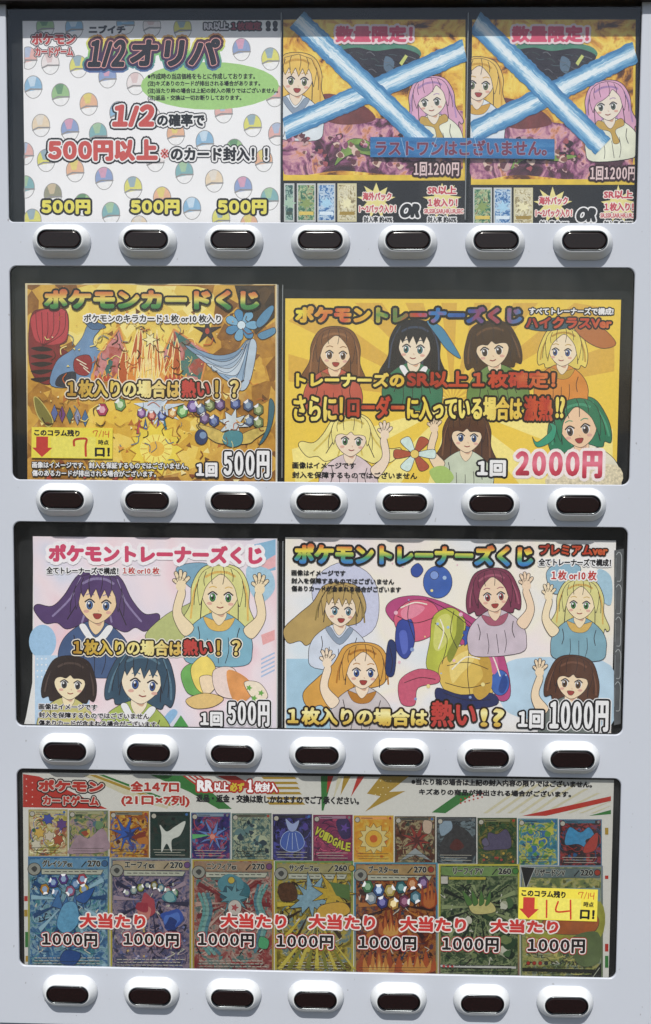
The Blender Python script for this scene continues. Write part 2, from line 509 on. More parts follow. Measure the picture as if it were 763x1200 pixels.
# ------------------------------------------------------------------ vending machine
M_PANEL = mat_panel('white_enamel', '#b8bdc6', .42)
M_TRAY = mat('#1b1d1f', .75, .12, .05, 0, 12)
M_HEAD = mat('#17120f', .5, .3, .1, 0, 40)
M_BTN = mat('#cfd2d4', .42, .5, .03, 0, 60)
M_CHROME = mat('#606466', .25, .5, .05, 1, 200)
M_GLASS = mat_glass()
XL, XR = 0.0, .735
WIN = [(.33282 + .0, .62, .006), (.02841, .28155, .009), (-.2725, -.02213, .009), (-.57562, -.32609, .009)]   # bottom, top, corner radius
DEPTH = [.0165, .0165, .0165, .0065]
vm = thing('vending_machine', 'white card vending machine front with four dark display windows and rows of oval push buttons', 'vending machine', (.3675, .35, 0))

# front sheet with four rounded openings, chamfered lips
PX0, PX1, PZ0, PZ1 = -.125, .86, -.6495 + ZS, .60 + ZS
def front_panel():
    loops = [[(PX0, PZ0), (PX1, PZ0), (PX1, PZ1), (PX0, PZ1)]]
    for z0, z1, r in WIN: loops.append(rrect(XL - .0008, XR + .0008, z0 + ZS - .0008, min(z1 + ZS, PZ1 - .004) + .0008, r)[::-1])
    flat = [p for l in loops for p in l]
    tri = tessellate_polygon([[Vector((a, b, 0)) for a, b in l] for l in loops])
    V = [(a, 0, b) for a, b in flat]; Fc = []
    for t in tri:
        a, b, c = (flat[i] for i in t)
        if (b[0] - a[0]) * (c[1] - a[1]) - (b[1] - a[1]) * (c[0] - a[0]) < 0: t = (t[0], t[2], t[1])
        Fc.append(tuple(t))
    k = 4
    for z0, z1, r in WIN:
        n = len(rrect(0, 1, 0, 1, r)); top = min(z1 + ZS, PZ1 - .004)
        i1 = len(V); V += [(a, .0009, b) for a, b in rrect(XL, XR, z0 + ZS, top, r)[::-1]]
        i2 = len(V); V += [(a, .0028, b) for a, b in rrect(XL, XR, z0 + ZS, top, r)[::-1]]
        for j in range(n):
            jn = (j + 1) % n
            Fc.append((k + j, k + jn, i1 + jn, i1 + j)); Fc.append((i1 + j, i1 + jn, i2 + jn, i2 + j))
        k += n
    # outer edge
    b = len(V); V += [(a, .03, c) for a, c in loops[0]]
    for j in range(4): Fc.append((j, b + j, b + (j + 1) % 4, (j + 1) % 4))
    return link('front_panel', V, Fc, [M_PANEL], None, vm)
front_panel()
bevel_box('cabinet', PX0 - .002, PX1 + .002, .0302, .72, .06, .70 + ZS, M_PANEL, vm, .01)
bevel_box('header_trim', PX0 - .004, PX1 + .004, -.0115, .03, .5818 + ZS, .70 + ZS, M_HEAD, vm, .0012)
bevel_box('lower_panel', PX0, PX1, .004, .03, .10, -.6525 + ZS, M_PANEL, vm, .002)
bevel_box('base_plinth', PX0 + .02, PX1 - .02, .03, .70, 0.001, .0598, M_HEAD, vm, .004)

# trays behind the openings, with clear panes
for (z0, z1, r), d in zip(WIN, DEPTH):
    top = min(z1 + ZS, PZ1 - .004)
    o = rrect(XL - .002, XR + .002, z0 + ZS - .002, top + .002, r + .001); n = len(o)
    bk = d + .004
    V = [(a, .0029, b) for a, b in o] + [(a, bk, b) for a, b in o]
    Fc = [(j, (j + 1) % n, n + (j + 1) % n, n + j) for j in range(n)] + [tuple(range(n, 2 * n))[::-1]]
    link('display_tray', V, Fc, [M_TRAY], None, vm)
    q = rrect(XL - .0015, XR + .0015, z0 + ZS - .0015, top + .0015, r); n = len(q)
    V = [(a, .0031, b) for a, b in q] + [(a, .0046, b) for a, b in q]
    Fc = [tuple(range(n)), tuple(range(n, 2 * n))[::-1]] + [(j, n + j, n + (j + 1) % n, (j + 1) % n) for j in range(n)]
    link('window_pane', V, Fc, [M_GLASS], None, vm)

# push buttons
def stadium(L, H, n=14):
    """outline of a pill L wide and H tall, counter-clockwise"""
    r = H / 2; a = L / 2 - r; out = []
    for k in range(n + 1):
        t = -math.pi / 2 + math.pi * k / n; out.append((a + r * math.cos(t), r * math.sin(t)))
    for k in range(n + 1):
        t = math.pi / 2 + math.pi * k / n; out.append((-a + r * math.cos(t), r * math.sin(t)))
    return out
BL, BH = .0695, .0395
def pill(profile, cap=True):
    V, Fc, n = [], [], None
    for ins, h, dz in profile:
        q = stadium(BL - 2 * ins, BH - 2 * ins); n = len(q)
        V += [(a, -h, b + dz) for a, b in q]
    for i in range(len(profile) - 1):
        for j in range(n):
            jn = (j + 1) % n
            Fc.append((i * n + j, i * n + jn, (i + 1) * n + jn, (i + 1) * n + j))
    if cap: Fc.append(tuple(range((len(profile) - 1) * n, len(profile) * n)))
    return V, Fc
HOUS = pill([(0, -.001, 0), (0, .0018, 0), (.0008, .0042, .0001), (.0022, .0070, .0002), (.0038, .0096, .0004), (.0053, .0118, .0006), (.0067, .0136, .0007), (.0076, .0144, .0008), (.0083, .0143, .0008), (.0083, .009, .0008)], False)
RING = pill([(.0082, .0138, .0008), (.0084, .0149, .0008), (.0089, .0152, .0008), (.0095, .0149, .0008), (.0098, .0142, .0008), (.0098, .010, .0008)], False)
LENS = pill([(.00975, .0105, .0008), (.0099, .0132, .0008), (.0106, .0140, .0008), (.0118, .0143, .0008)], True)
def lens_mat():
    m = bpy.data.materials.new('dark_red_lens'); m.use_nodes = True
    n = m.node_tree; b = n.nodes['Principled BSDF']
    tc = n.nodes.new('ShaderNodeTexCoord'); nz = n.nodes.new('ShaderNodeTexNoise'); nz.inputs['Scale'].default_value = 700; nz.inputs['Detail'].default_value = 3
    n.links.new(tc.outputs['Object'], nz.inputs['Vector'])
    r = _ramp(n, [(.35, '#0a0606'), (.6, '#1c0b0d'), (.75, '#341b1c')]); n.links.new(nz.outputs[0], r.inputs[0]); n.links.new(r.outputs[0], b.inputs['Base Color'])
    b.inputs['Roughness'].default_value = .16; b.inputs['Specular IOR Level'].default_value = .5
    return m
M_LENS = lens_mat()
BX = [.0632 + .10175 * i for i in range(7)]
BZ = [.3298 - BH / 2 - .30525 * i + ZS for i in range(4)]
def mesh_at(name, geo, m, parent, loc):
    V, Fc = geo
    me = bpy.data.meshes.new(name); me.from_pydata(V, [], Fc); me.materials.append(m)
    me.polygons.foreach_set('use_smooth', [len(p.vertices) < 5 for p in me.polygons]); me.update()
    o = bpy.data.objects.new(name, me); COL.objects.link(o); o.parent = parent; o.location = loc
    return o
b0 = None
for rz in BZ:
    for bx in BX:
        loc = (bx - .3675, -.35, rz)
        if b0 is None:
            b0 = mesh_at('push_button', HOUS, M_BTN, vm, loc)
            kids = [mesh_at('bezel_ring', RING, M_CHROME, b0, (0, 0, 0)), mesh_at('lens', LENS, M_LENS, b0, (0, 0, 0))]
            continue
        c = b0.copy(); COL.objects.link(c); c.parent = vm; c.location = loc
        for k in kids:
            d = k.copy(); COL.objects.link(d); d.parent = c

# slim clear-plastic dividers standing between the sheets
M_DIV = mat('#8b8f91', .25, .5, .05, 0, 60)
for px, py0, py1, wi in ((548.6, 16, 258, 0), (329.9, 16, 258, 0), (326.2, 334, 560, 1), (331.6, 334, 560, 1), (326.2, 634, 850, 2), (331.8, 634, 852, 2)):
    d = DEPTH[wi]; X, Zt = unproj(px, py0, d); Zb = unproj(px, py1, d)[1]
    bevel_box('divider', X - .0005, X + .0005, d - .0045, d + .0038, Zb, Zt, M_DIV, vm, .0002)
#POSTERS
INK_SAT, INK_VAL = .92, .98
# ------------------------------------------------------------------ shared inks
INK = mat('#1c1b20'); WHITE = mat('#f1eff0', .5, .25, .02); RED = mat('#c8413a'); SOFTRED = mat('#d2524c')
PAPER = mat('#f7f5f7', .45, .3, .02, 0, 20); LINE = mat('#332a2e', .5, .25, 0); GREY = mat('#8d8f90')
YEL = mat('#e9dd55'); NAVY = mat('#24222e')
GOLD = mat_grad('gold_ink', [(0, '#b8862a'), (.35, '#e6c553'), (.6, '#f7ea9a'), (1, '#d9a93c')], 'X', .35, 90)
GOLDV = mat_grad('gold_ink_upright', [(0, '#d59d2e'), (.4, '#ecd062'), (.7, '#fbf0a8'), (1, '#e2bd4c')], 'Z', .25, 90)
FIRE = mat_grad('fire_ink', [(0, '#a8281f'), (.45, '#d4502b'), (.75, '#c33424'), (1, '#e27a3c')], 'X', .5, 70)

# plain generic figures and ornaments for the printed pictures -----------------
def avatar(s, cx, cy, r, hair, skin, cloth, length='long', tilt=0, shade=None, look=0, eye='#4a6a8a', mouth='s', arms=()):
    """a plain drawn bust of nobody in particular: hair behind, shoulders, face, fringe"""
    c, q = math.cos(tilt), math.sin(tilt); kind = int(cx * 7 + cy * 3) % 4; r *= 1.1
    T = lambda L: [(cx + r * (a * c - b * q), cy + r * (a * q + b * c)) for a, b in L]
    H, K, D = mat(hair, var=.1, scale=55), mat(skin, .5, .25, .02), mat(cloth, var=.1, scale=60)
    SH = mat(shade or hair); KD = mat(skin.replace('#f', '#d').replace('#e', '#cb'[:2]) if False else '#d9a98c')
    back = dict(
        long=[(0, -1.55), (.95, -1.3), (1.45, -.4), (1.5, .6), (1.9, 1.5), (1.75, 1.75), (1.6, 1.6), (1.45, 2.25), (1.1, 1.95), (.5, 1.7), (-.5, 1.7), (-1.0, 2.05), (-1.4, 2.3), (-1.5, 1.75), (-1.85, 1.8), (-1.95, 1.5), (-1.5, .6), (-1.45, -.4), (-.95, -1.3)],
        bob=[(0, -1.55), (1.0, -1.28), (1.5, -.3), (1.62, .5), (1.5, 1.05), (1.2, .95), (1.05, 1.2), (.5, 1.1), (-.5, 1.1), (-1.05, 1.22), (-1.2, .95), (-1.55, 1.05), (-1.65, .5), (-1.5, -.3), (-1.0, -1.28)],
        flare=[(0, -1.55), (1.0, -1.25), (1.65, -.2), (2.3, .45), (2.95, .4), (3.0, .75), (2.4, 1.3), (1.9, 1.15), (1.4, 1.4), (.5, 1.1), (-.5, 1.1), (-1.4, 1.42), (-1.9, 1.15), (-2.5, 1.2), (-3.05, .6), (-2.9, .3), (-2.2, .35), (-1.65, -.2), (-1.0, -1.25)],
        side=[(0, -1.55), (1.0, -1.3), (1.5, -.3), (1.35, .5), (.9, .9), (-.4, 1.2), (-1.3, 1.8), (-1.9, 2.3), (-2.3, 2.05), (-3.0, 2.2), (-3.3, 1.4), (-2.5, .5), (-1.65, -.3), (-1.05, -1.3)])[length]
    s.blob(T(back), H, LINE, .8)
    low = dict(long=1.7, bob=.9, flare=1.1, side=1.0)[length]
    for k in range(7):                                      # locks
        x = -1.25 + k * .42
        s.stroke(smoothc(T([(x * .7, -1.1), (x * 1.05, -.1), (x * (1.15 if length != 'flare' else 1.7), low * (.75 + .1 * (k % 3)))]), 4, False), r * (.05 if k % 2 else .1), SH if k % 2 == 0 else LINE)
    s.blob(T([(-.35, .95), (.35, .95), (1.1, 1.4), (1.6, 2.0), (1.75, 2.8), (1.35, 3.6), (-1.35, 3.6), (-1.75, 2.8), (-1.6, 2.0), (-1.1, 1.4)]), D, LINE, .7)
    for L in ([(.5, 2.2), (.55, 2.9), (.4, 3.5)], [(-.55, 2.3), (-.5, 3.0), (-.6, 3.5)], [(0, 2.4), (.05, 3.5)]): s.stroke(smoothc(T(L), 4, False), r * .035, LINE)
    if kind == 1: s.blob(T([(-.75, 1.0), (0, 1.25), (.75, 1.0), (.9, 1.45), (.3, 1.75), (.5, 2.5), (.1, 2.55), (-.05, 1.8), (-.9, 1.5)]), mat('#a8584e') if look > 0 else mat('#c9a24a'), LINE, .5)
    elif kind == 2: s.blob(T([(-.8, 1.2), (-.4, 1.3), (0, 1.42), (.4, 1.3), (.8, 1.2), (.5, 1.75), (0, 1.9), (-.5, 1.75)]), mat(shade or hair), LINE, .4)
    elif kind == 0: s.blob(T([(-.55, 1.12), (0, 1.75), (.55, 1.12), (.8, 1.3), (.05, 2.15), (-.8, 1.3)]), WHITE if sum(lin(cloth)[:3]) < 1.5 else mat('#8f9fb4'), LINE, .4)
    for sx in (-1, 1): s.stroke(smoothc(T([(sx * 1.05, 1.7), (sx * .95, 2.2), (sx * 1.05, 2.65)]), 4, False), r * .045, LINE)
    s.blob(T([(-.27, .7), (.27, .7), (.36, 1.15), (0, 1.6), (-.36, 1.15)]), K, LINE, .4)
    s.blob(T([(-.24, .85), (.26, .8), (.2, 1.15), (-.05, 1.1)]), KD)
    for sx in arms:                                         # an arm lifted beside the head, open hand
        A = T([(sx * 1.25, 1.75), (sx * 1.75, 2.2), (sx * 2.35, 1.2), (sx * 2.2, .1), (sx * 1.95, -.35), (sx * 1.75, .05), (sx * 1.9, 1.0)])
        s.blob(A, K, LINE, .7); hx, hy = sx * 2.0, -.35
        for dx, dy in ((-.35, -.25), (-.28, -.62), (-.05, -.72), (.18, -.62), (.36, -.4)):
            L = T([(hx, hy), (hx + dx * .6, hy + dy * .6), (hx + dx, hy + dy)]); s.stroke(L, r * .23, LINE); s.stroke(L, r * .16, K)
        s.ell(*T([(hx, hy + .02)])[0], r * .26, r * .28, K)
    s.blob(T([(0, -1.0), (.62, -.8), (.9, -.2), (.86, .3), (.52, .78), (look * .2, 1.06), (-.52, .78), (-.86, .3), (-.9, -.2), (-.62, -.8)]), K, LINE, .6)
    for sx in (-1, 1):
        ex = sx * .4 + look * .45; w_ = 1 - .25 * max(0, sx * look * 2)
        s.ell(*T([(ex, .16)])[0], r * .2 * w_, r * .25, WHITE, None, 0, tilt, 14)
        s.ell(*T([(ex + look * .1, .19)])[0], r * .145 * w_, r * .21, mat(eye), LINE, r * .03, tilt, 14)
        s.ell(*T([(ex + look * .1, .2)])[0], r * .07, r * .12, LINE, None, 0, tilt, 10)
        s.ell(*T([(ex - .05 + look * .1, .1)])[0], r * .05, r * .06, WHITE, None, 0, tilt, 8)
        s.stroke(smoothc(T([(ex - .22, .04), (ex, -.1), (ex + .22, .04)]), 4, False), r * .075, LINE)
        s.stroke(smoothc(T([(ex - .18, -.3), (ex, -.37), (ex + .18, -.32)]), 4, False), r * .05, SH)
        s.ell(*T([(ex + sx * .14, .5)])[0], r * .14, r * .08, mat('#e5ae9c'), n=10)
    mx_ = look * .5
    s.stroke(T([(mx_ + .03, .42), (mx_ + .07, .48)]), r * .04, KD)
    if mouth == 'o': s.blob(T([(mx_ - .2, .6), (mx_ + .2, .6), (mx_ + .1, .82), (mx_ - .1, .82)]), mat('#a8403c'), LINE, .4)
    else: s.stroke(smoothc(T([(mx_ - .15, .66), (mx_, .71), (mx_ + .15, .66)]), 4, False), r * .06, mat('#a8433c'))
    fr = {1: [(-1.02, .45), (-1.16, -.5), (-.8, -1.2), (0, -1.45), (.8, -1.2), (1.16, -.5), (1.02, .5), (.9, .1), (.8, -.4), (.55, -.75), (.35, -.9), (.1, -.55), (-.3, -.28), (-.7, -.1), (-.92, .2)],
          2: [(-1.02, .6), (-1.16, -.5), (-.8, -1.2), (0, -1.45), (.8, -1.2), (1.16, -.5), (1.02, .6), (.88, .2), (.74, -.3), (.45, -.7), (.02, -1.02), (-.42, -.7), (-.74, -.3), (-.88, .2)],
          3: [(-1.0, .4), (-1.16, -.5), (-.8, -1.2), (0, -1.45), (.8, -1.2), (1.16, -.5), (1.0, .4), (.86, -.14), (.5, -.24), (.2, -.22), (0, -.4), (-.25, -.2), (-.55, -.26), (-.86, -.12)]}.get(kind)
    if fr: s.poly(smoothc(T(fr), 3), H, LINE, .6)
    else: s.poly(T([(-1.02, .45), (-1.16, -.5), (-.8, -1.2), (0, -1.45), (.8, -1.2), (1.16, -.5), (1.02, .45), (.92, .1), (.84, -.3), (.66, -.62), (.5, -.2), (.3, -.6), (.1, -.12), (-.12, -.62), (-.34, -.16), (-.5, -.62), (-.7, -.18), (-.84, -.4), (-.92, .1)]), H, LINE, .6)
    s.stroke(smoothc(T([(-.75, -.85), (-.3, -1.08), (.3, -1.1), (.7, -.92)]), 4, False), r * .13, SH)
    for L in ([(.1, -1.4), (.18, -1.0), (.12, -.5)], [(.5, -1.28), (.62, -.95), (.62, -.66)], [(-.4, -1.3), (-.48, -.95), (-.42, -.5)], [(-.75, -1.1), (-.85, -.7), (-.8, -.4)], [(1.1, -.7), (1.28, 0), (1.3, .6)], [(-1.1, -.7), (-1.28, 0), (-1.3, .6)]):
        s.stroke(smoothc(T(L), 4, False), r * .035, LINE)

def gem(s, cx, cy, r, h1, h2, rot=0, n=6, line=INK):
    P = [(cx + r * math.cos(rot + k * 2 * math.pi / n), cy + r * 1.15 * math.sin(rot + k * 2 * math.pi / n)) for k in range(n)]
    s.poly(P, mat(h1), line, .7)
    Q = [(cx + (a - cx) * .55, cy + (b - cy) * .55) for a, b in P]
    s.poly(Q, mat(h2))
    s.poly([P[n // 2], Q[n // 2], Q[n // 2 + 1], P[(n // 2 + 1) % n]], WHITE)

def flames(s, cx, cy, w_, h, cols, n=5, line=None, lw=.6):
    """a burst of pointed tongues rising from a base"""
    for j, c in enumerate(cols):
        k = 1 - j * .28; pts = []
        for i in range(n):
            x = cx + (i / (n - 1) - .5) * w_ * k
            top = cy - h * k * (.55 + .45 * math.sin(math.pi * (i + .5) / n)) * random.uniform(.8, 1.1)
            pts.append((x - w_ * k * .1, cy - h * k * .22)); pts.append((x + w_ * k * .05 * random.uniform(-1, 2), top))
        pts.append((cx + w_ * k * .58, cy - h * k * .2)); pts += [(cx + w_ * k * .5, cy), (cx, cy + h * .12 * k), (cx - w_ * k * .5, cy)]
        s.poly(smoothc(pts, 3), mat(c), line, lw)

def splash(s, cx, cy, r, cols, seed, line=None):
    rr = random.Random(seed)
    for j, c in enumerate(cols):
        n = rr.randint(6, 9); a0 = rr.uniform(0, 6); k = 1 - .15 * j
        ox, oy = rr.uniform(-.4, .4) * r, rr.uniform(-.4, .4) * r
        pts = [(cx + ox + r * k * rr.uniform(.45, 1.05) * math.cos(a0 + i * 6.283 / n), cy + oy + r * k * rr.uniform(.4, 1) * math.sin(a0 + i * 6.283 / n)) for i in range(n)]
        s.blob(pts, mat(c), line, .6)

# ================================================================== top row, left
Y1 = DEPTH[0]
r1 = thing('printed_poster', 'white poster dotted with pale coloured balls, green oval note and three yellow 500円 prices', 'poster', (.17, Y1, .45 + ZS), 'printed posters in the display windows')
s = Sheet(r1, Y1)
paper(s, 'sheet', 28, 24, 329.5, 262, PAPER, drop=.006)
BALLS = [(53, 31, 'g'), (87, 32, 'b'), (59, 74, 'w'), (92, 78, 'y'), (39, 102, 'b'), (71, 111, 'g'), (104, 122, 'o'), (126, 90, 'p'), (159, 98, 'w'), (48, 147, 't'), (82, 152, 'p'),
         (139, 132, 'b'), (54, 188, 'y'), (88, 200, 'o'), (122, 209, 'p'), (156, 220, 'y'), (30, 219, 'c'), (62, 228, 'k'), (97, 240, 'g'), (130, 250, 'c'), (38, 258, 'y'), (163, 266, 't'),
         (178, 30, 'w'), (214, 33, 'y'), (147, 27, 'b'), (283, 58, 'p'), (317, 69, 'y'), (322, 112, 'r'), (216, 110, 'w'), (262, 131, 'r'), (296, 147, 'y'), (206, 157, 'o'), (240, 166, 'b'),
         (275, 176, 'g'), (309, 188, 'o'), (182, 188, 'w'), (216, 202, 'c'), (251, 212, 't'), (285, 220, 'p'), (316, 233, 'c'), (190, 232, 'o'), (225, 244, 'b'), (259, 256, 'y'), (292, 264, 'o'),
         (33, 68, 'r'), (115, 157, 'c'), (252, 92, 'g'), (178, 138, 'w'), (192, 96, 't'), (29, 180, 'r'), (325, 157, 'r')]
CAPS = dict(g=('#9ec58d', '#6f9a76'), b=('#8fbbdd', '#c9def0'), w=('#f0e6e6', '#e3c9c9'), y=('#e2dd72', '#9db4c0'), o=('#ecb795', '#e6d27a'), p=('#93a6d2', '#d9a3bd'),
            t=('#ecd6b8', '#e8ded2'), c=('#86b6bb', '#a8c9a5'), k=('#9b9a84', '#d0bd9d'), r=('#e7b2ac', '#b6c2dc'))
PALE = mat('#f5f3f4'); BL_ = mat('#9a9797', .5, .25, 0)
def capsule(s, cx, cy, k, clip=None):
    """a plain two-tone ball with a slanted seam and one broad stripe"""
    a, b = CAPS[k]; rx, ry = 10.4, 13.2
    C = (lambda L: L) if clip is None else (lambda L: [(min(max(x, 28.8), 329), max(y, 24.8)) for x, y in L])
    full = [(cx + rx * math.cos(t), cy + ry * math.sin(t)) for t in (i * math.pi / 16 for i in range(32))]
    s.poly(C(full), PALE)
    arc = lambda t0, t1, q=1: [(cx + rx * q * math.cos(t0 + (t1 - t0) * i / 16), cy + ry * q * math.sin(t0 + (t1 - t0) * i / 16)) for i in range(17)]
    cap = arc(math.pi * .86, math.pi * 2.06)
    s.poly(C(cap), mat(a))
    s.poly(C(arc(math.pi * 1.28, math.pi * 1.62) + [(cx + 1.5, cy - 1), (cx - 3.5, cy - .5)]), mat(b))
    s.stroke(C([cap[0], (cx - 3, cy + 2.4), (cx + 4, cy + 2.6), cap[-1]]), 1.9, BL_)
    s.stroke(C(full), .8, BL_, True)
s.part('capsule_pattern')
for b in BALLS:
    s.lane()
    capsule(s, *b, clip=None if 40 < b[0] < 318 and b[1] > 38 else 1)
s.endlane(); s.done()
s.part('green_oval').ell(246, 100.5, 81, 28, mat('#a3d27c')).done()
DUSK = mat('#4b4550'); LOGO_R = mat('#c4403f')
s.lettering('logo_lettering', 'ポケモン', (37, 38.5, 89, 52.5), LOGO_R, [(2.0, mat('#4c484c')), (.8, mat('#e8dcdc'))], 1.6)
s.lettering('logo_lettering', 'カードゲーム', (41, 55, 86, 66), LOGO_R, [(1.7, mat('#4c484c')), (.7, mat('#e8dcdc'))], 1.0)
HALO = mat_grad('rainbow_halo', [(0, '#4d63a8'), (.3, '#5aa389'), (.55, '#8ccb6a'), (.8, '#e8dc62'), (1, '#e98a55')], 'Z', .5, 30)
PURP = mat_grad('plum_ink', [(0, '#2c2c58'), (.5, '#4a3052'), (1, '#5e2c33')], 'Z', .3, 40)
s.lettering('title_lettering', '１/２', (102, 46, 150, 79), NAVY, [(6.4, HALO), (4.2, PURP), (.9, mat('#e8a49d'))], 3.4, slant=.15, tight=.2)
s.lettering('title_lettering', 'オリパ', (151, 45, 259, 78), NAVY, [(6.4, HALO), (4.2, PURP), (.9, mat('#e8a49d'))], 3.6, slant=.12)
s.lettering('ruby_lettering', 'ニブイチ', (104, 29.5, 147, 39.5), mat('#30303a'), [(.9, WHITE)], 1.3)
s.lettering('corner_lettering', 'RR以上', (239, 25.5, 268, 35.5), mat('#dcd6dc'), [(1.5, INK)], .9)
s.lettering('corner_lettering', '１枚確定', (271, 25.5, 306, 35.5), mat('#a03a48'), [(1.5, INK)], .9)
s.lettering('corner_lettering', '!!', (312, 25, 325, 36), mat('#3a363e'), [(.8, INK)], 1.2)
for t, x1, y in [('※作成時の当店価格をもとに作成しております。', 299, 89.5), ('(注)キズありのカードが排出される場合があります。', 305, 98.2), ('(注)当たり枠の場合は上記の封入の限りではございません。', 326, 106.6), ('(注)返品・交換は一切お断りしております。', 283, 115)]:
    s.lettering('notice_lettering', t, (173, y - 3.6, x1, y + 3.6), INK, [], .45)
s.lettering('slogan_lettering', '１/２', (131, 122, 183, 149), SOFTRED, [(3.7, INK), (1.6, WHITE)], 4.0, slant=.1, tight=.16)
s.lettering('slogan_lettering', 'の確率で', (184, 133, 240, 148.5), INK, [(3.2, NAVY), (1.9, WHITE)], 1.5)
s.lettering('slogan_lettering', '５００円以上', (56, 163, 185, 189), SOFTRED, [(3.7, INK), (1.6, WHITE)], 3.6, tight=.2)
s.lettering('slogan_lettering', '※', (188, 174, 198, 186), SOFTRED, [(2.2, WHITE)], .5)
s.lettering('slogan_lettering', 'のカード封入！！', (200, 172, 314, 189), INK, [(3.2, NAVY), (1.9, WHITE)], 1.7)
for x in (48.5, 153, 255):
    s.lettering('price_lettering', '５００円', (x, 234, x + 57.5, 251), YEL, [(2.4, INK)], 2.4, tight=.2)

# ================================================================== top row, crossed-out pair
ORANGE = mat_art('scorched_orange', [(0, '#2e1c14'), (.28, '#6a3d1e'), (.37, '#d08a2c'), (.48, '#f0bd3e'), (.66, '#f8da5c'), (.8, '#e09a34'), (1, '#5a3420')], 30, 'noise', 7, .7)
MAROON = mat_art('maroon_smoke', [(0, '#2a1a22'), (.34, '#5a3340'), (.46, '#a05a84'), (.6, '#e0a4ac'), (.72, '#d88a5a'), (.84, '#7a4470'), (1, '#2a2030')], 34, 'noise', 7, 1.0)
FOIL = [mat_art('foil_green', [(0, '#1e3a34'), (.45, '#4f8a66'), (.6, '#c9d3a0'), (.75, '#7a5a3a'), (1, '#2b4a6a')], 150, 'noise', 4, 2),
        mat_art('foil_blue', [(0, '#1d3f78'), (.4, '#3f7ec0'), (.6, '#cfe4f4'), (1, '#2a5a9a')], 150, 'noise', 4, 2, 3.1),
        mat_art('foil_cream', [(0, '#4a4238'), (.4, '#b9a878'), (.6, '#efe8c8'), (1, '#7a6a4a')], 150, 'noise', 4, 2, 6.2),
        mat_art('foil_teal', [(0, '#203038'), (.45, '#3f6a68'), (.6, '#a5c5b5'), (1, '#2a3a34')], 150, 'noise', 4, 2, 9.2)]
BLACKP = mat('#201e22', .4, .3, .1)
MAGENTA = mat('#dc4f70')
def band(s, name, p, q, wd):
    """a straight printed strip with its own length-wise streaks"""
    (ax, az), (bx, bz) = s.w(p), s.w(q); dx, dz = bx - ax, bz - az; L = math.hypot(dx, dz); nx, nz = -dz / L * wd * .0005, dx / L * wd * .0005
    N = 60; y = s.y(); V, U, Fc = [], [], []
    rr = random.Random(name + str(p))
    c0, c1 = s.clip
    for i in range(N + 1):
        t = i / N; j = rr.uniform(.93, 1.05)
        V += [(min(max(ax + dx * t + nx * j, c0), c1), y, az + dz * t + nz * j), (min(max(ax + dx * t - nx * j, c0), c1), y, az + dz * t - nz * j)]; U += [(t + p[0] * .013, 1), (t + p[0] * .013, 0)]
        if i: k = 2 * i; Fc.append((k - 2, k - 1, k + 1, k))
    return link(name, V, Fc, [mat_band()], None, s.root, uvs=U)
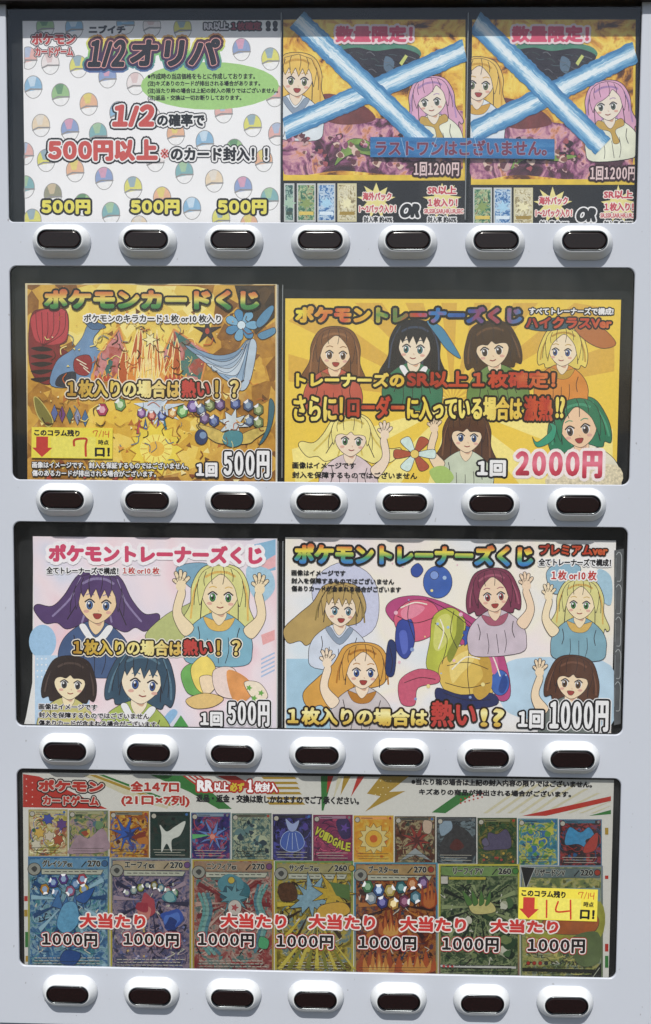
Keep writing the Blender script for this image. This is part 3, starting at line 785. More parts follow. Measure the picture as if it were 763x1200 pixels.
def crossed(dx, dy, x0, x1, label, yoff):
    root = thing('printed_poster', label, 'poster', (unproj(x0, 140, Y1)[0] + .1, Y1 - yoff, .45 + ZS), 'printed posters in the display windows')
    s = Sheet(root, Y1 - yoff)
    paper(s, 'sheet', x0, 22, x1, 262 + dy, BLACKP, drop=.006)
    s.clip = (s.w((x0 + .6, 140))[0], s.w((x1 - .6, 140))[0])
    s.part('printed_background').rect(x0 + 1, 23, x1 - 1, 211.5 + dy, ORANGE).done()
    s.part('printed_background').blob([(x0 + 2, 150 + dy), (400 + dx, 128 + dy), (455 + dx, 140 + dy), (min(543 + dx, x1 - 2), 130 + dy), (min(545 + dx, x1 - 2), 196 + dy), (480 + dx, 206 + dy), (400 + dx, 200 + dy), (x0 + 2, 204 + dy)], MAROON).done()
    YB = mat('#e8c33a', .5, .25, .12, 0, 90)
    s.part('printed_border').rect(x0 + 1, 205 + dy, x1 - 1, 211.5 + dy, YB).rect(x1 - 4, 60, x1 - 1, 205 + dy, YB).done()
    s.part('cloud_picture')                            # dark drifting shape with a teal glow
    s.blob([(400 + dx, 52), (440 + dx, 48), (485 + dx, 54), (490 + dx, 68), (440 + dx, 72), (402 + dx, 66)], mat('#4f8a72', var=.2, scale=60))
    s.blob([(398 + dx, 62), (418 + dx, 56), (440 + dx, 60), (470 + dx, 57), (492 + dx, 66), (478 + dx, 80), (462 + dx, 94), (446 + dx, 108), (424 + dx, 100), (408 + dx, 84)], mat('#2f2a33', var=.2, scale=70), LINE)
    s.blob([(452 + dx, 66), (462 + dx, 72), (458 + dx, 86), (450 + dx, 80)], mat('#5b7288'))
    for k in range(40):
        x, y = 404 + dx + (k * 37 % 82), 60 + (k * 23 % 40); s.stroke(smoothc([(x, y), (x + 4, y + 3 - k % 5), (x + 9, y + 1 + k % 4)], 3, False), .5 + .25 * (k % 3), mat(('#4a5a60', '#1c181e', '#6a6a70', '#3a4a48')[k % 4]))
    s.poly([(468 + dx, 74), (475 + dx, 64), (478 + dx, 66), (471 + dx, 77)], mat('#c9d070'))
    s.blob([(380 + dx, 110 + dy), (420 + dx, 120 + dy), (440 + dx, 140 + dy), (400 + dx, 146 + dy), (372 + dx, 134 + dy)], mat('#7a3d3a', var=.3, scale=80))
    s.done()
    s.part('figure_picture'); avatar(s, 348 + dx + (6 if dx else 0), 92 + dy, 18, '#edc25a', '#f1dcc4', '#dfe6ec', 'long', .06, '#d8a33e', .1, '#6a7a4a', 'o'); s.done()
    s.part('figure_picture'); avatar(s, min(506 + dx, x1 - 30), 117 + dy, 16.5, '#dfa5c4', '#f0e2cf', '#e9ead2', 'long', -.1, '#b58bc0', -.15, '#5a6a5a'); s.done()
    s.part('leaf_picture')
    s.blob([(402 + dx, 172 + dy), (412 + dx, 163 + dy), (428 + dx, 164 + dy), (446 + dx, 174 + dy), (470 + dx, 178 + dy), (446 + dx, 184 + dy), (420 + dx, 180 + dy), (405 + dx, 184 + dy), (392 + dx, 194 + dy)], mat('#7fa04a', var=.25, scale=80), LINE)
    s.blob([(415 + dx, 170 + dy), (428 + dx, 170 + dy), (438 + dx, 176 + dy), (424 + dx, 177 + dy)], mat('#4d6a3a'))
    for i in range(44):
        x = x0 + 12 + i * (x1 - x0 - 70) / 44; splash(s, x + random.uniform(-4, 4), 176 + dy + random.uniform(-18, 18), random.uniform(2.5, 6.5), random.choice([('#d89ab0', '#8a4a6a'), ('#c9a2a0', '#6a3a44'), ('#3a2430', '#a8545c'), ('#e2c2b2', '#8a5a50')]), i)
    s.done()
    band(s, 'crossing_strip', (max(331 + dx, x0 - .5), 152 + dy), (min(548 + dx, x1), 58 + dy * .4), 25)
    band(s, 'crossing_strip', (348 + dx, 23), (500 + dx, 168 + dy * .8), 25)
    s.lettering('title_lettering', '数量限定！', (393 + dx, 30, 484 + dx, 50), MAGENTA, [(2.4, mat('#ecd5d8'))], 2.2)
    s.lettering('price_lettering', '１回１２００円', (485 + dx, 190 + dy, 538 + dx, 206.5 + dy), mat('#e7c9c9'), [(2.4, mat('#3a1820'))], .8, tight=.22)
    for i, (a, b) in enumerate([(333, 345), (348, 370), (372, 393), (395.5, 418)]):
        if a + dx < x0 + 1: continue
        s.part('card_pack_picture'); s.rect(a + dx, 215 + dy, b + dx, 260 + dy, mat('#c9cccb' if i < 3 else '#d8cfa5')); s.rect(a + 1.5 + dx, 217 + dy, b - 1.5 + dx, 258 + dy, FOIL[(3, 0, 1, 2)[i]])
        xm = (a + b) / 2 + dx
        s.star(xm, 238 + dy, 8, 4, 7, mat(('#a8c8b0', '#8aa05a', '#a8d4f0', '#efe6b8')[i]), None, rot=i, jit=.3); s.rect(a + 2.5 + dx, 248 + dy, b - 2.5 + dx, 252 + dy, mat(('#40564a', '#e3c65a', '#dfeefa', '#a88a3a')[i])); s.done()
    PINK = mat('#d24a58')
    for cx, lines in [(441, [('海外パック', 425, 459, 225.5, 235, .8), ('1〜2パック入り！', 421, 464, 240, 249.5, .7)]), (518, [('SR以上', 501, 535, 218, 228, 1), ('１枚入り！', 501.5, 536, 232.5, 242.5, .9), ('SR,SSR,SAR,HR,UR,SEC', 497, 543, 245, 251, .4)])]:
        s.part('burst_picture').star(cx + dx, 235 + dy, 22, 11, 9, mat('#ecdf8e'), None, rot=-1.57, jit=.08).done()
        for t, a, b, c, d, bo in lines: s.lettering('offer_lettering', t, (a + dx, c + dy, b + dx, d + dy), PINK, [(1.1, mat('#f3e4dc'))], bo)
    s.lettering('offer_lettering', 'OR', (467 + dx, 238.5 + dy, 495 + dx, 255.5 + dy), BLACKP, [(1.6, WHITE)], 3.0, slant=.2)
    for a, t in ((426, '封入率 約40%'), (501, '封入率 約60%')): s.lettering('odds_lettering', t, (a + dx, 253.5 + dy, a + 34 + dx, 261.5 + dy), BLACKP, [(1.1, WHITE)], .6)
crossed(0, 0, 331, 546.5, 'orange poster crossed by blue streaked strips, overlapped by the left end of the blue tape', .0)
crossed(206.5, 5, 551, 746, 'orange poster crossed by blue streaked strips in the upper right window corner', .0)

# blue tape lying across both
bt = thing('blue_tape_strip', 'blue tape strip with red hand-cut words stuck across the two crossed-out posters', 'tape', (unproj(540, 173, Y1 - .004)[0], Y1 - .004, unproj(540, 173, Y1 - .004)[1]))
s = Sheet(bt, Y1 - .004)
paper_quad(s, 'tape', [(434, 160.5), (540, 161.5), (650, 163), (650, 186.5), (540, 185), (434, 184)], mat_art('blue_tape', [(0, '#1f5a98'), (.5, '#2f76b4'), (1, '#4a90c8')], 40, 'noise', 4, .5, stretch=(.5, 1, 3)))
s.lettering('lettering', 'ラストワンはございません。', (440, 164, 641, 182.5), mat('#7c3450'), [(.6, mat('#8f90b4'))], 1.1, res=3)
for a, b in ((470, 476), (512, 503), (556, 562)):
    s.part('crease').stroke([(a, 161.5), (b, 184)], .5, mat('#9fc4e2')).done()
INK_SAT, INK_VAL = .96, 1.0
# ================================================================== second row, left
Y2 = DEPTH[1]
def note_sticker(Y, x0, y0, x1, y1, rot, label, num):
    """small yellow count sticker, drawn on a 97 x 36 grid"""
    cx, cy = (x0 + x1) / 2, (y0 + y1) / 2
    c, q = math.cos(rot), math.sin(rot); sx, sy = (x1 - x0) / 96, (y1 - y0) / 36
    T = lambda p: (cx + (p[0] - 48) * sx * c - (p[1] - 18) * sy * q, cy + (p[0] - 48) * sx * q + (p[1] - 18) * sy * c)
    X, Z = unproj(cx, cy, Y)
    root = thing('count_sticker', label, 'sticker', (X, Y, Z), 'yellow count stickers')
    s = Sheet(root, Y)
    paper_quad(s, 'sheet', [T(p) for p in ((0, 0), (96, 0), (96, 36), (0, 36))], mat('#ead84a', .45, .3, .05))
    for p in ((20, 12, 44, 34), (46, 12, 78, 34)):
        pass
    s.part('white_out').poly([T(p) for p in ((23, 11), (76, 11), (76, 35), (23, 35))], mat('#e8dc62', .45, .3, .08)).done()
    b = lambda x0, y0, x1, y1: (lambda m, w_, h_: (m[0] - w_, m[1] - h_, m[0] + w_, m[1] + h_))(T(((x0 + x1) / 2, (y0 + y1) / 2)), (x1 - x0) / 2 * sx, (y1 - y0) / 2 * sy)
    s.lettering('heading_lettering', 'このコラム残り', b(3, 2.5, 57, 10.5), INK, [], .9, rot=-rot)
    s.lettering('unit_lettering', '時点', b(79, 14, 91.5, 20), INK, [], .45, rot=-rot)
    s.lettering('unit_lettering', '口！', b(75, 23, 93, 34), INK, [], 1.5, rot=-rot)
    s.part('red_arrow').poly([T(p) for p in ((5.5, 11), (19.5, 11), (19.5, 24), (25, 24), (12.5, 35), (.8, 24), (5.5, 24))], mat('#c23a30')).done()
    pen = mat('#d0432a')
    def hw(strokes, w_): s.handwriting('handwriting', [[T(p) for p in st] for st in strokes], pen, w_)
    hw([[(73, 6), (73, 4), (78, 3.5), (77, 6), (76, 10)]], .9); hw([[(82.5, 3), (79.5, 11)]], .7)
    hw([[(85, 4), (84.5, 10.5)], [(87.5, 4), (87, 7.5), (91.5, 7)], [(91.5, 3.5), (91, 11)]], .9)
    if num == 7: hw([[(50.5, 21), (50.5, 15), (57, 13), (65, 13.5), (64, 21), (64.5, 33)]], 2.7)
    else: hw([[(34, 14), (34.5, 33)], [(48, 15), (46, 26), (62, 25)], [(63, 13), (64, 34)]], 2.1)
    return root

r2 = thing('printed_poster', 'golden poster with red fan, flames and crystals, green-red title and white 500円 price', 'poster', (.17, Y2, .16 + ZS), 'printed posters in the display windows')
s = Sheet(r2, Y2)
paper_quad(s, 'backing_sheet', [(30, 332), (325, 333.5), (325, 563 + 5), (48, 567), (52, 548)], mat('#e6e3de', .5, .3, .03))
s.Y -= .0007
paper(s, 'sheet', 31, 332.5, 324, 562, mat('#d8c9a0'), drop=.006)
FACET = mat_art('gold_facets', [(0, '#5a3a1c'), (.25, '#8a5a28'), (.45, '#c08a34'), (.62, '#dcae48'), (.78, '#b8803a'), (1, '#ead27a')], 48, 'voronoi')
GLOW = mat_art('glow_yellow', [(0, '#d3a23c'), (.5, '#ecd262'), (1, '#f5e6a0')], 40, 'voronoi', off=4)
s.part('printed_background').rect(32.2, 333.7, 322.8, 566, FACET).done()
s.part('printed_background').blob([(90, 338), (180, 335), (250, 345), (230, 420), (175, 440), (110, 420), (80, 390)], GLOW)
s.blob([(105, 480), (170, 470), (235, 490), (240, 540), (170, 560), (110, 545)], mat_art('glow_amber', [(0, '#c9902e'), (.5, '#e8c248'), (1, '#f2d878')], 60, 'voronoi', off=9)).done()
s.part('printed_background')
rr = random.Random(3)
for k in range(150):
    x, y, q, a0 = rr.uniform(38, 316), rr.uniform(342, 556), rr.uniform(3, 10), rr.uniform(0, 6)
    s.poly([(x, y), (x + q * math.cos(a0), y + q * math.sin(a0)), (x + q * math.cos(a0 + .9), y + q * math.sin(a0 + .9))], mat(rr.choice(['#e6c45a', '#c98a34', '#8a5a2a', '#f0dc8a', '#b87030', '#6a4424', '#d8a848'])))
s.done()
s.part('dark_corner_picture').poly([(275, 334.5), (322, 334.5), (322, 372), (300, 392), (283, 366)], mat_art('dark_facets', [(0, '#2a2018'), (.5, '#4a3826'), (1, '#7a5a34')], 60, 'voronoi', off=2)).done()
s.part('fan_picture')                                    # a big red fan with dark ribs
s.blob([(36, 372), (50, 362), (78, 364), (79, 398), (70, 406), (90, 420), (74, 428), (60, 450), (42, 444), (34, 420)], mat('#7e2a2e', var=.2, scale=60), LINE)
s.blob([(37, 372), (52, 363), (77, 365), (78, 396), (62, 404), (44, 400), (38, 388)], mat('#b84048', var=.1, scale=60), None)
for i in range(6): s.stroke(smoothc([(50, 406), (44 + i * 6, 390), (42 + i * 7, 366)], 5, False), .8, mat('#5a1e26'))
for i in range(5): s.blob([(36, 408 + i * 9), (50, 406 + i * 9), (62, 410 + i * 8), (48, 412 + i * 9)], mat('#2a2226'))
s.done()
s.part('flame_picture')
s.blob([(60, 452), (66, 424), (84, 410), (96, 396), (104, 380), (118, 384), (110, 396), (112, 406), (130, 418), (140, 432), (124, 428), (112, 424), (108, 442), (96, 452)], mat('#6d8fb4', var=.12, scale=70), LINE)
s.blob([(88, 420), (104, 416), (108, 428), (102, 440), (88, 436)], mat('#963438'), LINE)
for i in range(3): s.stroke([(90 + i * 4, 421 + i * 5), (101 + i * 2, 427 + i * 5)], 1.2, mat('#e3dbc0'))
s.blob([(100, 376), (118, 379), (124, 384), (108, 386)], mat('#4a6a8e'), LINE)
s.blob([(66, 452), (70, 440), (88, 436), (86, 452)], mat('#2f3542'), LINE)
s.done()
TEAL = mat_art('teal_red_facets', [(0, '#2f5a58'), (.4, '#477a72'), (.55, '#a84a3c'), (.75, '#d08a8a'), (1, '#3a4a50')], 70, 'voronoi', off=6)
s.part('wing_picture').poly([(108, 442), (116, 416), (140, 384), (150, 418), (148, 446)], TEAL, mat('#d98f4a'), 2.2).done()
s.part('wing_picture').poly([(196, 444), (190, 416), (204, 386), (244, 412), (236, 446)], TEAL, mat('#d98f4a'), 2.2)
s.done()
s.part('flame_picture'); flames(s, 176, 452, 62, 78, ['#b8582c', '#dc8a3a', '#f0c860', '#6a2c20'], 7, mat('#f3df9a'), 1.0)
s.star(176, 398, 9, 4, 6, mat('#f2e6a8'), LINE); flames(s, 122, 446, 26, 14, ['#e2a04a', '#b84a34'], 5); flames(s, 204, 446, 26, 14, ['#e2a04a', '#b84a34'], 5)
s.done()
s.part('ribbon_picture')                                 # pale blue cloth streaming down from a blue blossom
for k, c1 in enumerate(['#7f9cb8', '#a9bccf', '#c3d0dc', '#8faac4', '#b5c6d6']):
    x0, y0 = 216 + k * 13, 404 + k * 11                     # five tapering streamers fanning out from under the blossom
    s.blob([(290 + k, 398), (276 + k * 3, 412 + k * 4), (252 + k * 8, 416 + k * 8), (x0, y0), (248 + k * 9, 426 + k * 8), (278 + k * 4, 424 + k * 5), (297 + k, 406)], mat(c1, var=.1, scale=60), LINE)
    s.stroke(smoothc([(288 + k, 403), (274 + k * 3, 418 + k * 4), (250 + k * 8, 421 + k * 8), (x0 + 8, y0 + 3)], 5, False), .7, mat('#4a6280'))
for k in range(7):
    t = k * .8976; s.blob([(283, 381), (283 + 15 * math.cos(t - .35), 381 + 15 * math.sin(t - .35)), (283 + 20 * math.cos(t), 381 + 19 * math.sin(t)), (283 + 15 * math.cos(t + .35), 381 + 15 * math.sin(t + .35))], mat('#4f8ab4' if k % 2 else '#74a8c8', var=.1, scale=60), LINE)
s.ell(283, 381, 5, 5, mat('#cfe0ea'), LINE)
s.blob([(300, 378), (308, 366), (318, 358), (321, 362), (314, 376), (304, 384)], mat('#5a8cae'), LINE); s.blob([(302, 392), (314, 386), (322, 384), (322, 391), (308, 398)], mat('#5a8cae'), LINE)
s.done()
s.part('star_picture').star(243, 388, 17, 5, 5, mat('#3a3236'), LINE, rot=-1.57).ell(243, 388, 2.5, 3.4, mat('#b84a3c')).done()
s.part('crown_picture')
for i, c in enumerate(['#5a6aa0', '#6f3f7a', '#3f6a62', '#8a8fb0', '#4a6f9a']):
    s.poly([(60 + i * 9, 484 + i * 1.5), (64 + i * 9, 474 + i * 1.5), (68 + i * 9, 484 + i * 1.5), (64 + i * 9, 494 + i * 1.5)], mat(c), LINE, .5)
s.blob([(40, 466), (48, 470), (62, 492), (56, 500), (44, 486)], mat('#7a7438'), mat('#cdbd6a'), 1); s.done()
s.part('crystal_picture')                                # ring of crystals above a yellow burst
s.star(186, 478, 26, 11, 9, mat('#c9d6e4', var=.2, scale=70), None, rot=-1.57, jit=.25)
for i, (x, y, a, b) in enumerate([(120, 480, '#a83a5a', '#e0a8b8'), (141, 474, '#6a9a5a', '#c8dcb8'), (166, 484, '#7a4a8a', '#c09ac8'), (178, 487, '#a84a4a', '#e8a090'), (190, 487, '#4a5aa0', '#a8b8e0'), (202, 484, '#c88a4a', '#f0d8a0'), (214, 482, '#5a9a58', '#b8e0a0'), (226, 476, '#6a4a90', '#b0a0d0')]):
    gem(s, x, y, 5.5 if i in (2, 3, 4, 5) else 7, a, b, .3 * i)
for i, c in enumerate(['#b84a6a', '#4a6a9a', '#a83a3a', '#6a4a9a', '#3a7a8a']):
    s.poly([(160 + i * 7.5, 508), (163 + i * 7.5, 490), (167 + i * 7.5, 508)], mat(c), LINE, .5)
s.done()
s.part('sun_picture')
s.star(183, 526, 32, 24, 14, mat('#e9cf4a', var=.08, scale=60), mat('#c08a2e'), .9)
s.ell(183, 526, 19, 17, mat('#f2e070')); s.ell(183, 526, 10, 9, mat('#e8b84a'))
for k in range(14): s.stroke([(183 + 11 * math.cos(k * .449), 526 + 10 * math.sin(k * .449)), (183 + 18 * math.cos(k * .449), 526 + 16 * math.sin(k * .449))], .8, mat('#c88a2c'))
s.done()
s.part('crystal_picture')
for i, (x, y) in enumerate([(236, 480), (246, 475), (258, 474), (276, 473), (291, 475), (303, 480), (240, 490), (251, 493), (292, 493), (303, 495)]):
    gem(s, x, y, 6.5, ('#4a5a78', '#6a7a4a', '#5a3f6a', '#3a4a80')[i % 4], ('#8aa0b8', '#b0bc8a', '#9a86b0', '#8090c0')[i % 4], .5)
s.star(273, 496, 18, 9, 8, mat('#cdd6da', var=.15, scale=60), LINE, .6, .2, .15)
s.blob([(230, 498), (252, 502), (268, 510), (280, 510), (296, 503), (318, 500), (300, 514), (290, 520), (260, 520), (246, 514)], mat('#cbb05a', var=.25, scale=150), LINE)
s.blob([(262, 508), (274, 504), (284, 508), (283, 520), (272, 524), (262, 519)], mat('#4f8a92'), LINE); s.ell(236, 512, 7.5, 9, mat('#2f3f66'), LINE); s.ell(238, 510, 4, 4, mat('#7a94b8'))
s.blob([(316, 468), (322, 476), (318, 500), (310, 516), (304, 520), (313, 500)], mat('#3f6a78'), LINE); s.done()
s.part('line_pattern')
rr = random.Random(8)
for k in range(150):
    x, y = rr.choice([(rr.uniform(40, 310), rr.uniform(468, 520)), (rr.uniform(110, 230), rr.uniform(380, 442)), (rr.uniform(40, 315), rr.uniform(366, 550))]); t = rr.uniform(0, 6); q = rr.uniform(3, 8)
    s.stroke(smoothc([(x, y), (x + q * math.cos(t), y + q * math.sin(t)), (x + q * 1.8 * math.cos(t + .6), y + q * 1.8 * math.sin(t + .6))], 3, False), rr.uniform(.5, 1.3), mat(rr.choice(['#5a3a1c', '#f0dc8a', '#8a4a24', '#3f2a20', '#e8b84a', '#c9602f', '#6a7a8a'])))
s.done()
s.part('printed_background')
for i in range(26):
    x, y, a = random.uniform(40, 318), random.choice([random.uniform(545, 562), random.uniform(528, 562)]), random.uniform(0, 6)
    s.poly([(x, y), (x + 8 * math.cos(a), y + 6 * math.sin(a)), (x + 7 * math.cos(a + 1.2), y + 6 * math.sin(a + 1.2))], mat(random.choice(['#e6c24a', '#b84a34', '#f2e0a0', '#8a4a2a', '#d8964a'])))
for i in range(30):
    x, y, a, k = random.uniform(36, 318), random.uniform(370, 530), random.uniform(0, 6), random.uniform(1.2, 3)
    s.poly([(x, y), (x + k * math.cos(a), y + k * math.sin(a)), (x + k * math.cos(a + 1.4), y + k * math.sin(a + 1.4))], mat(random.choice(['#f0d878', '#f6eebc', '#d89a3c'])))
s.done()
TIT = mat_grad('red_gold_green', [(0, '#2f6a3e'), (.3, '#4a8f4a'), (.52, '#e0cf62'), (.72, '#d88a48'), (1, '#b8383c')], 'Z', .14, 30)
s.lettering('title_lettering', 'ポケモンカードくじ', (52, 339, 304, 363), TIT, [(2.4, mat('#221c18'))], 3.4)
s.lettering('subtitle_lettering', 'ポケモンのキラカード１枚 or10 枚入り', (98.5, 368.5, 259.5, 378), INK, [(1.6, WHITE)], .7)
def lines3(s, sets, outer=mat('#efe6d8')):
    for t, bx, m in sets: s.lettering('slogan_lettering', t, bx, m, [(2.2, mat('#241a12'))], 1.5)
s.lettering('slogan_lettering', '１枚入りの場合は', (79, 445.5, 212, 466), GOLD, [(3.4, mat('#e9dcc8')), (2.1, mat('#241a12'))], 1.7)
s.lettering('slogan_lettering', '熱い', (213, 445, 246, 466), RED, [(3.4, mat('#e9dcc8')), (2.1, mat('#241a12'))], 1.7)
s.lettering('slogan_lettering', '！？', (252, 445.5, 280, 466), GOLD, [(3.4, mat('#e9dcc8')), (2.1, mat('#241a12'))], 1.7)
s.lettering('notice_lettering', '画像はイメージです、封入を保証するものではございません、', (38, 541.5, 221, 549), WHITE, [(.9, INK)], .45)
s.lettering('notice_lettering', '傷のあるカードが排出される場合がございます。', (38, 551, 183, 558.5), WHITE, [(.9, INK)], .45)
s.lettering('price_lettering', '１回', (230, 542, 255, 559), WHITE, [(1.9, INK)], 1.9, tight=.22)
s.lettering('price_lettering', '５００円', (262, 528, 316, 559.5), WHITE, [(3.0, WHITE), (2.1, INK)], 2.2, tight=.3)
note_sticker(s.front(), 37, 501, 132, 537, .012, 'yellow count sticker with handwritten red 7 on the golden crystal poster', 7)

# ================================================================== second row, right
r3 = thing('printed_poster', 'bright yellow poster with seven portraits and large pink 2000円 price', 'poster', (.53, Y2, .16 + ZS), 'printed posters in the display windows')
s = Sheet(r3, Y2)
paper(s, 'sheet', 334, 350.5, 725, 572, mat('#efcb4c', .4, .3, .04), drop=.006)
s.part('ray_pattern')
for k in range(9):
    a0 = math.pi + .12 + k * .335; cx, cy = 530, 470
    pts = []
    for a in (a0, a0 + .16):
        ux, uy = math.cos(a), math.sin(a); t = min((190 if ux > 0 else 192) / max(abs(ux), 1e-6), 115 / max(abs(uy), 1e-6)); pts.append((cx + ux * t, cy + uy * t))
    s.poly([(cx, cy)] + pts, mat('#dcae46'))
for k in range(6):
    a0 = .15 + k * .5; ux, uy = math.cos(a0), math.sin(a0); vx, vy = math.cos(a0 + .22), math.sin(a0 + .22)
    t = min(188 / max(abs(ux), 1e-6), 98 / max(abs(uy), 1e-6)); t2 = min(188 / max(abs(vx), 1e-6), 98 / max(abs(vy), 1e-6))
    s.poly([(530, 474), (530 + ux * t, 474 + uy * t), (530 + vx * t2, 474 + vy * t2)], mat('#f6e488'))
for k in range(14): 
    x, y = random.uniform(342, 718), random.uniform(390, 560); s.star(x, y, 5, 1, 4, mat('#f8efb4'), None, rot=.78 * (k % 2))
s.done()
for args in [(393, 413, 18, '#7a4f30', '#efd2ac', '#c25a48', 'long', .05, '#9a6a44', .12, '#6a4a2a', 'o'), (486, 406, 18.5, '#26262b', '#eedcc2', '#3a7a5a', 'long', .05, '#3f4a60', -.15, '#3a7a7a'),
             (577, 408, 19, '#45301f', '#ecd3b0', '#6a8a4a', 'bob', -.12, '#6a4a30', -.1, '#4a3a2a'), (660, 410, 16.5, '#e6cf62', '#f0dcbc', '#d98a3a', 'bob', .05, '#c49a3e', -.2, '#3a5a9a'),
             (411, 514, 18, '#efe08a', '#efd8c0', '#dcc7c9', 'flare', .05, '#d9c05a', .15, '#4a7a4a', 's', (1,)), (547, 510, 17.5, '#5a3a28', '#efd4b2', '#c8d0b8', 'long', .04, '#7a5238', .1, '#3a5a8a', 's', (-1,)),
             (678, 500, 21, '#2f7a58', '#efc9a4', '#e8e0c8', 'bob', -.15, '#4aa07a', -.12, '#5a4a3a', 'o')]:
    s.lane(); s.part('portrait_picture'); avatar(s, *args); s.done()
s.endlane()
s.part('ribbon_picture')
s.blob([(618, 384), (640, 374), (668, 372), (672, 382), (640, 388)], mat('#3a5a66'), LINE); s.blob([(668, 372), (700, 380), (722, 402), (704, 408), (680, 394)], mat('#b8703c'), LINE)
s.blob([(624, 512), (630, 518), (646, 504), (644, 496), (652, 500), (648, 516), (630, 524)], mat('#3a9a78'), LINE)
for k in range(6): s.blob([(486, 532), (486 + 22 * math.cos(k * 1.047 - .3), 532 + 19 * math.sin(k * 1.047 - .3)), (486 + 25 * math.cos(k * 1.047), 532 + 22 * math.sin(k * 1.047)), (486 + 22 * math.cos(k * 1.047 + .3), 532 + 19 * math.sin(k * 1.047 + .3))], mat('#b0563c' if k % 2 else '#cfe2dc', var=.1), LINE)
s.ell(486, 532, 5, 5, mat('#e8c86a'), LINE)
s.blob([(503, 552), (520, 546), (532, 560), (516, 570)], mat('#a9c46a'));
s.blob([(500, 376), (516, 382), (528, 398), (540, 420), (524, 410), (512, 394)], mat('#4a86a8'), LINE)
s.blob([(640, 560), (660, 548), (722, 545), (722, 571), (650, 571)], mat('#ddd0b0', var=.3, scale=300)); s.done()
TIT2 = mat_grad('banded_rainbow', [(0, '#e8d848'), (.1, '#e0a03a'), (.2, '#cf4a3a'), (.32, '#e6c23e'), (.42, '#4a8a4a'), (.55, '#c4402f'), (.64, '#3a78b8'), (.76, '#2f4f9a'), (.86, '#a83a3a'), (1, '#3f70a8')], 'X', .28, 55)
s.lettering('title_lettering', 'ポケモントレーナーズくじ', (346, 359, 612, 379), TIT2, [(2.8, mat('#1e1a18'))], 3.0)
s.lettering('subtitle_lettering', 'すべてトレーナーズで構成!', (620, 360.5, 719, 369), WHITE, [(1.4, INK)], .7)
s.lettering('subtitle_lettering', 'ハイクラスVer', (616, 371.5, 717, 385), FIRE, [(1.9, INK)], 1.5)
YB2 = mat_grad('yellow_ink', [(0, '#e8c83e'), (.5, '#f4e478'), (1, '#e0b43a')], 'X', .5, 60)
for t, bx, m in [('トレーナーズの', (347, 436.5, 474, 453.5), YB2), ('SR以上１枚確定！', (477, 434.5, 651, 454.5), FIRE), ('さらに！', (344, 463.5, 402, 493.5), YB2), ('ローダー', (407, 464, 474, 490.5), FIRE),
                 ('に入っている場合は', (477, 464.5, 612, 492.5), YB2), ('激熱', (614, 464, 648, 493.5), FIRE), ('!?', (651, 465, 662, 490), YB2)]:
    s.lettering('slogan_lettering', t, bx, m, [(2.5, mat('#1e1712'))], 1.9)
s.lettering('notice_lettering', '画像はイメージです', (342.5, 541.5, 417, 549.5), INK, [], .6)
s.lettering('notice_lettering', '封入を保障するものではございません', (342.5, 553, 489, 561), INK, [], .6)
s.lettering('price_lettering', '１回', (559, 539, 593, 558.5), WHITE, [(2.4, INK)], 2.3, tight=.22)
s.lettering('price_lettering', '２０００円', (604, 528, 706, 560.5), mat_grad('pink_ink', [(0, '#8a1f2c'), (.3, '#cf3f55'), (.6, '#e87a90'), (1, '#c83a55')], 'Z', .6, 45), [(3.6, mat('#f2e6e2'))], 3.4, tight=.26)

# ================================================================== third row
Y3 = DEPTH[2]
r4 = thing('printed_poster', 'pale pink poster with rose-red title, five portraits and white 500円 price', 'poster', (.17, Y3, -.15 + ZS), 'printed posters in the display windows')
s = Sheet(r4, Y3)
paper_quad(s, 'backing_sheet', [(39, 629.5), (325, 631), (325, 866), (24, 866), (31, 838), (38, 800)], mat('#e6e5e3', .5, .3, .03))
s.Y -= .0007
PASTEL = mat_art('pastel_wash', [(0, '#bcd2e6'), (.35, '#e4dbe6'), (.55, '#efdde2'), (.75, '#eec9d0'), (1, '#d6e2ee')], 9, 'noise', 2, .4)
paper(s, 'sheet', 40, 630, 324, 860, PASTEL, drop=.006)
s.part('pastel_shapes')
s.ell(50, 752, 16, 20, mat('#9fc3e2')); s.rect(41, 768, 105, 856, mat('#b8d2ea')); s.poly([(290, 640), (323, 632), (323, 668), (300, 672)], mat('#88b6d4')); s.poly([(306, 660), (323, 650), (323, 664), (304, 672)], mat('#e8b0b4'))
for i in range(5): s.poly([(306, 772 + i * 5), (322, 764 + i * 5), (322, 766 + i * 5), (306, 774 + i * 5)], mat('#a8bede'))
s.poly([(306, 744), (322, 738), (322, 750), (308, 756)], mat('#e9a8a8')); s.blob([(185, 852), (200, 832), (208, 836), (192, 856)], mat('#8fb8dc')); s.poly([(200, 856), (212, 838), (224, 856)], mat('#4f9a50'))
for i in range(12): s.ell(44 + (i % 3) * 5, 772 + i // 3 * 7, 1, 1, WHITE, n=8)
s.done()
s.part('portrait_picture'); avatar(s, 114.5, 705, 22, '#58416e', '#efcfa4', '#4a5f86', 'flare', .06, '#8f7fa8', .05, '#4a6a9a', 'o'); s.done()
s.part('portrait_picture')
s.blob([(170, 745), (195, 720), (225, 705), (235, 690), (245, 716), (228, 748), (190, 756)], mat('#b8bd7a'), LINE)
s.blob([(206, 668), (222, 660), (246, 662), (240, 680), (226, 690)], mat('#7ba6bf'), LINE); s.blob([(290, 664), (316, 668), (322, 690), (306, 706), (292, 690)], mat('#a5c8dc'))
avatar(s, 258, 696, 21, '#d9d68a', '#f0dab4', '#7fb0c4', 'long', .04, '#e3b860', .05, '#4a8a4a', 's', (-1, 1)); s.done()
s.part('portrait_picture'); avatar(s, 82, 799, 18, '#3a2f2c', '#f0deb8', '#c9c07a', 'bob', .08, '#5a4a44', .15, '#4a4a4a'); s.done()
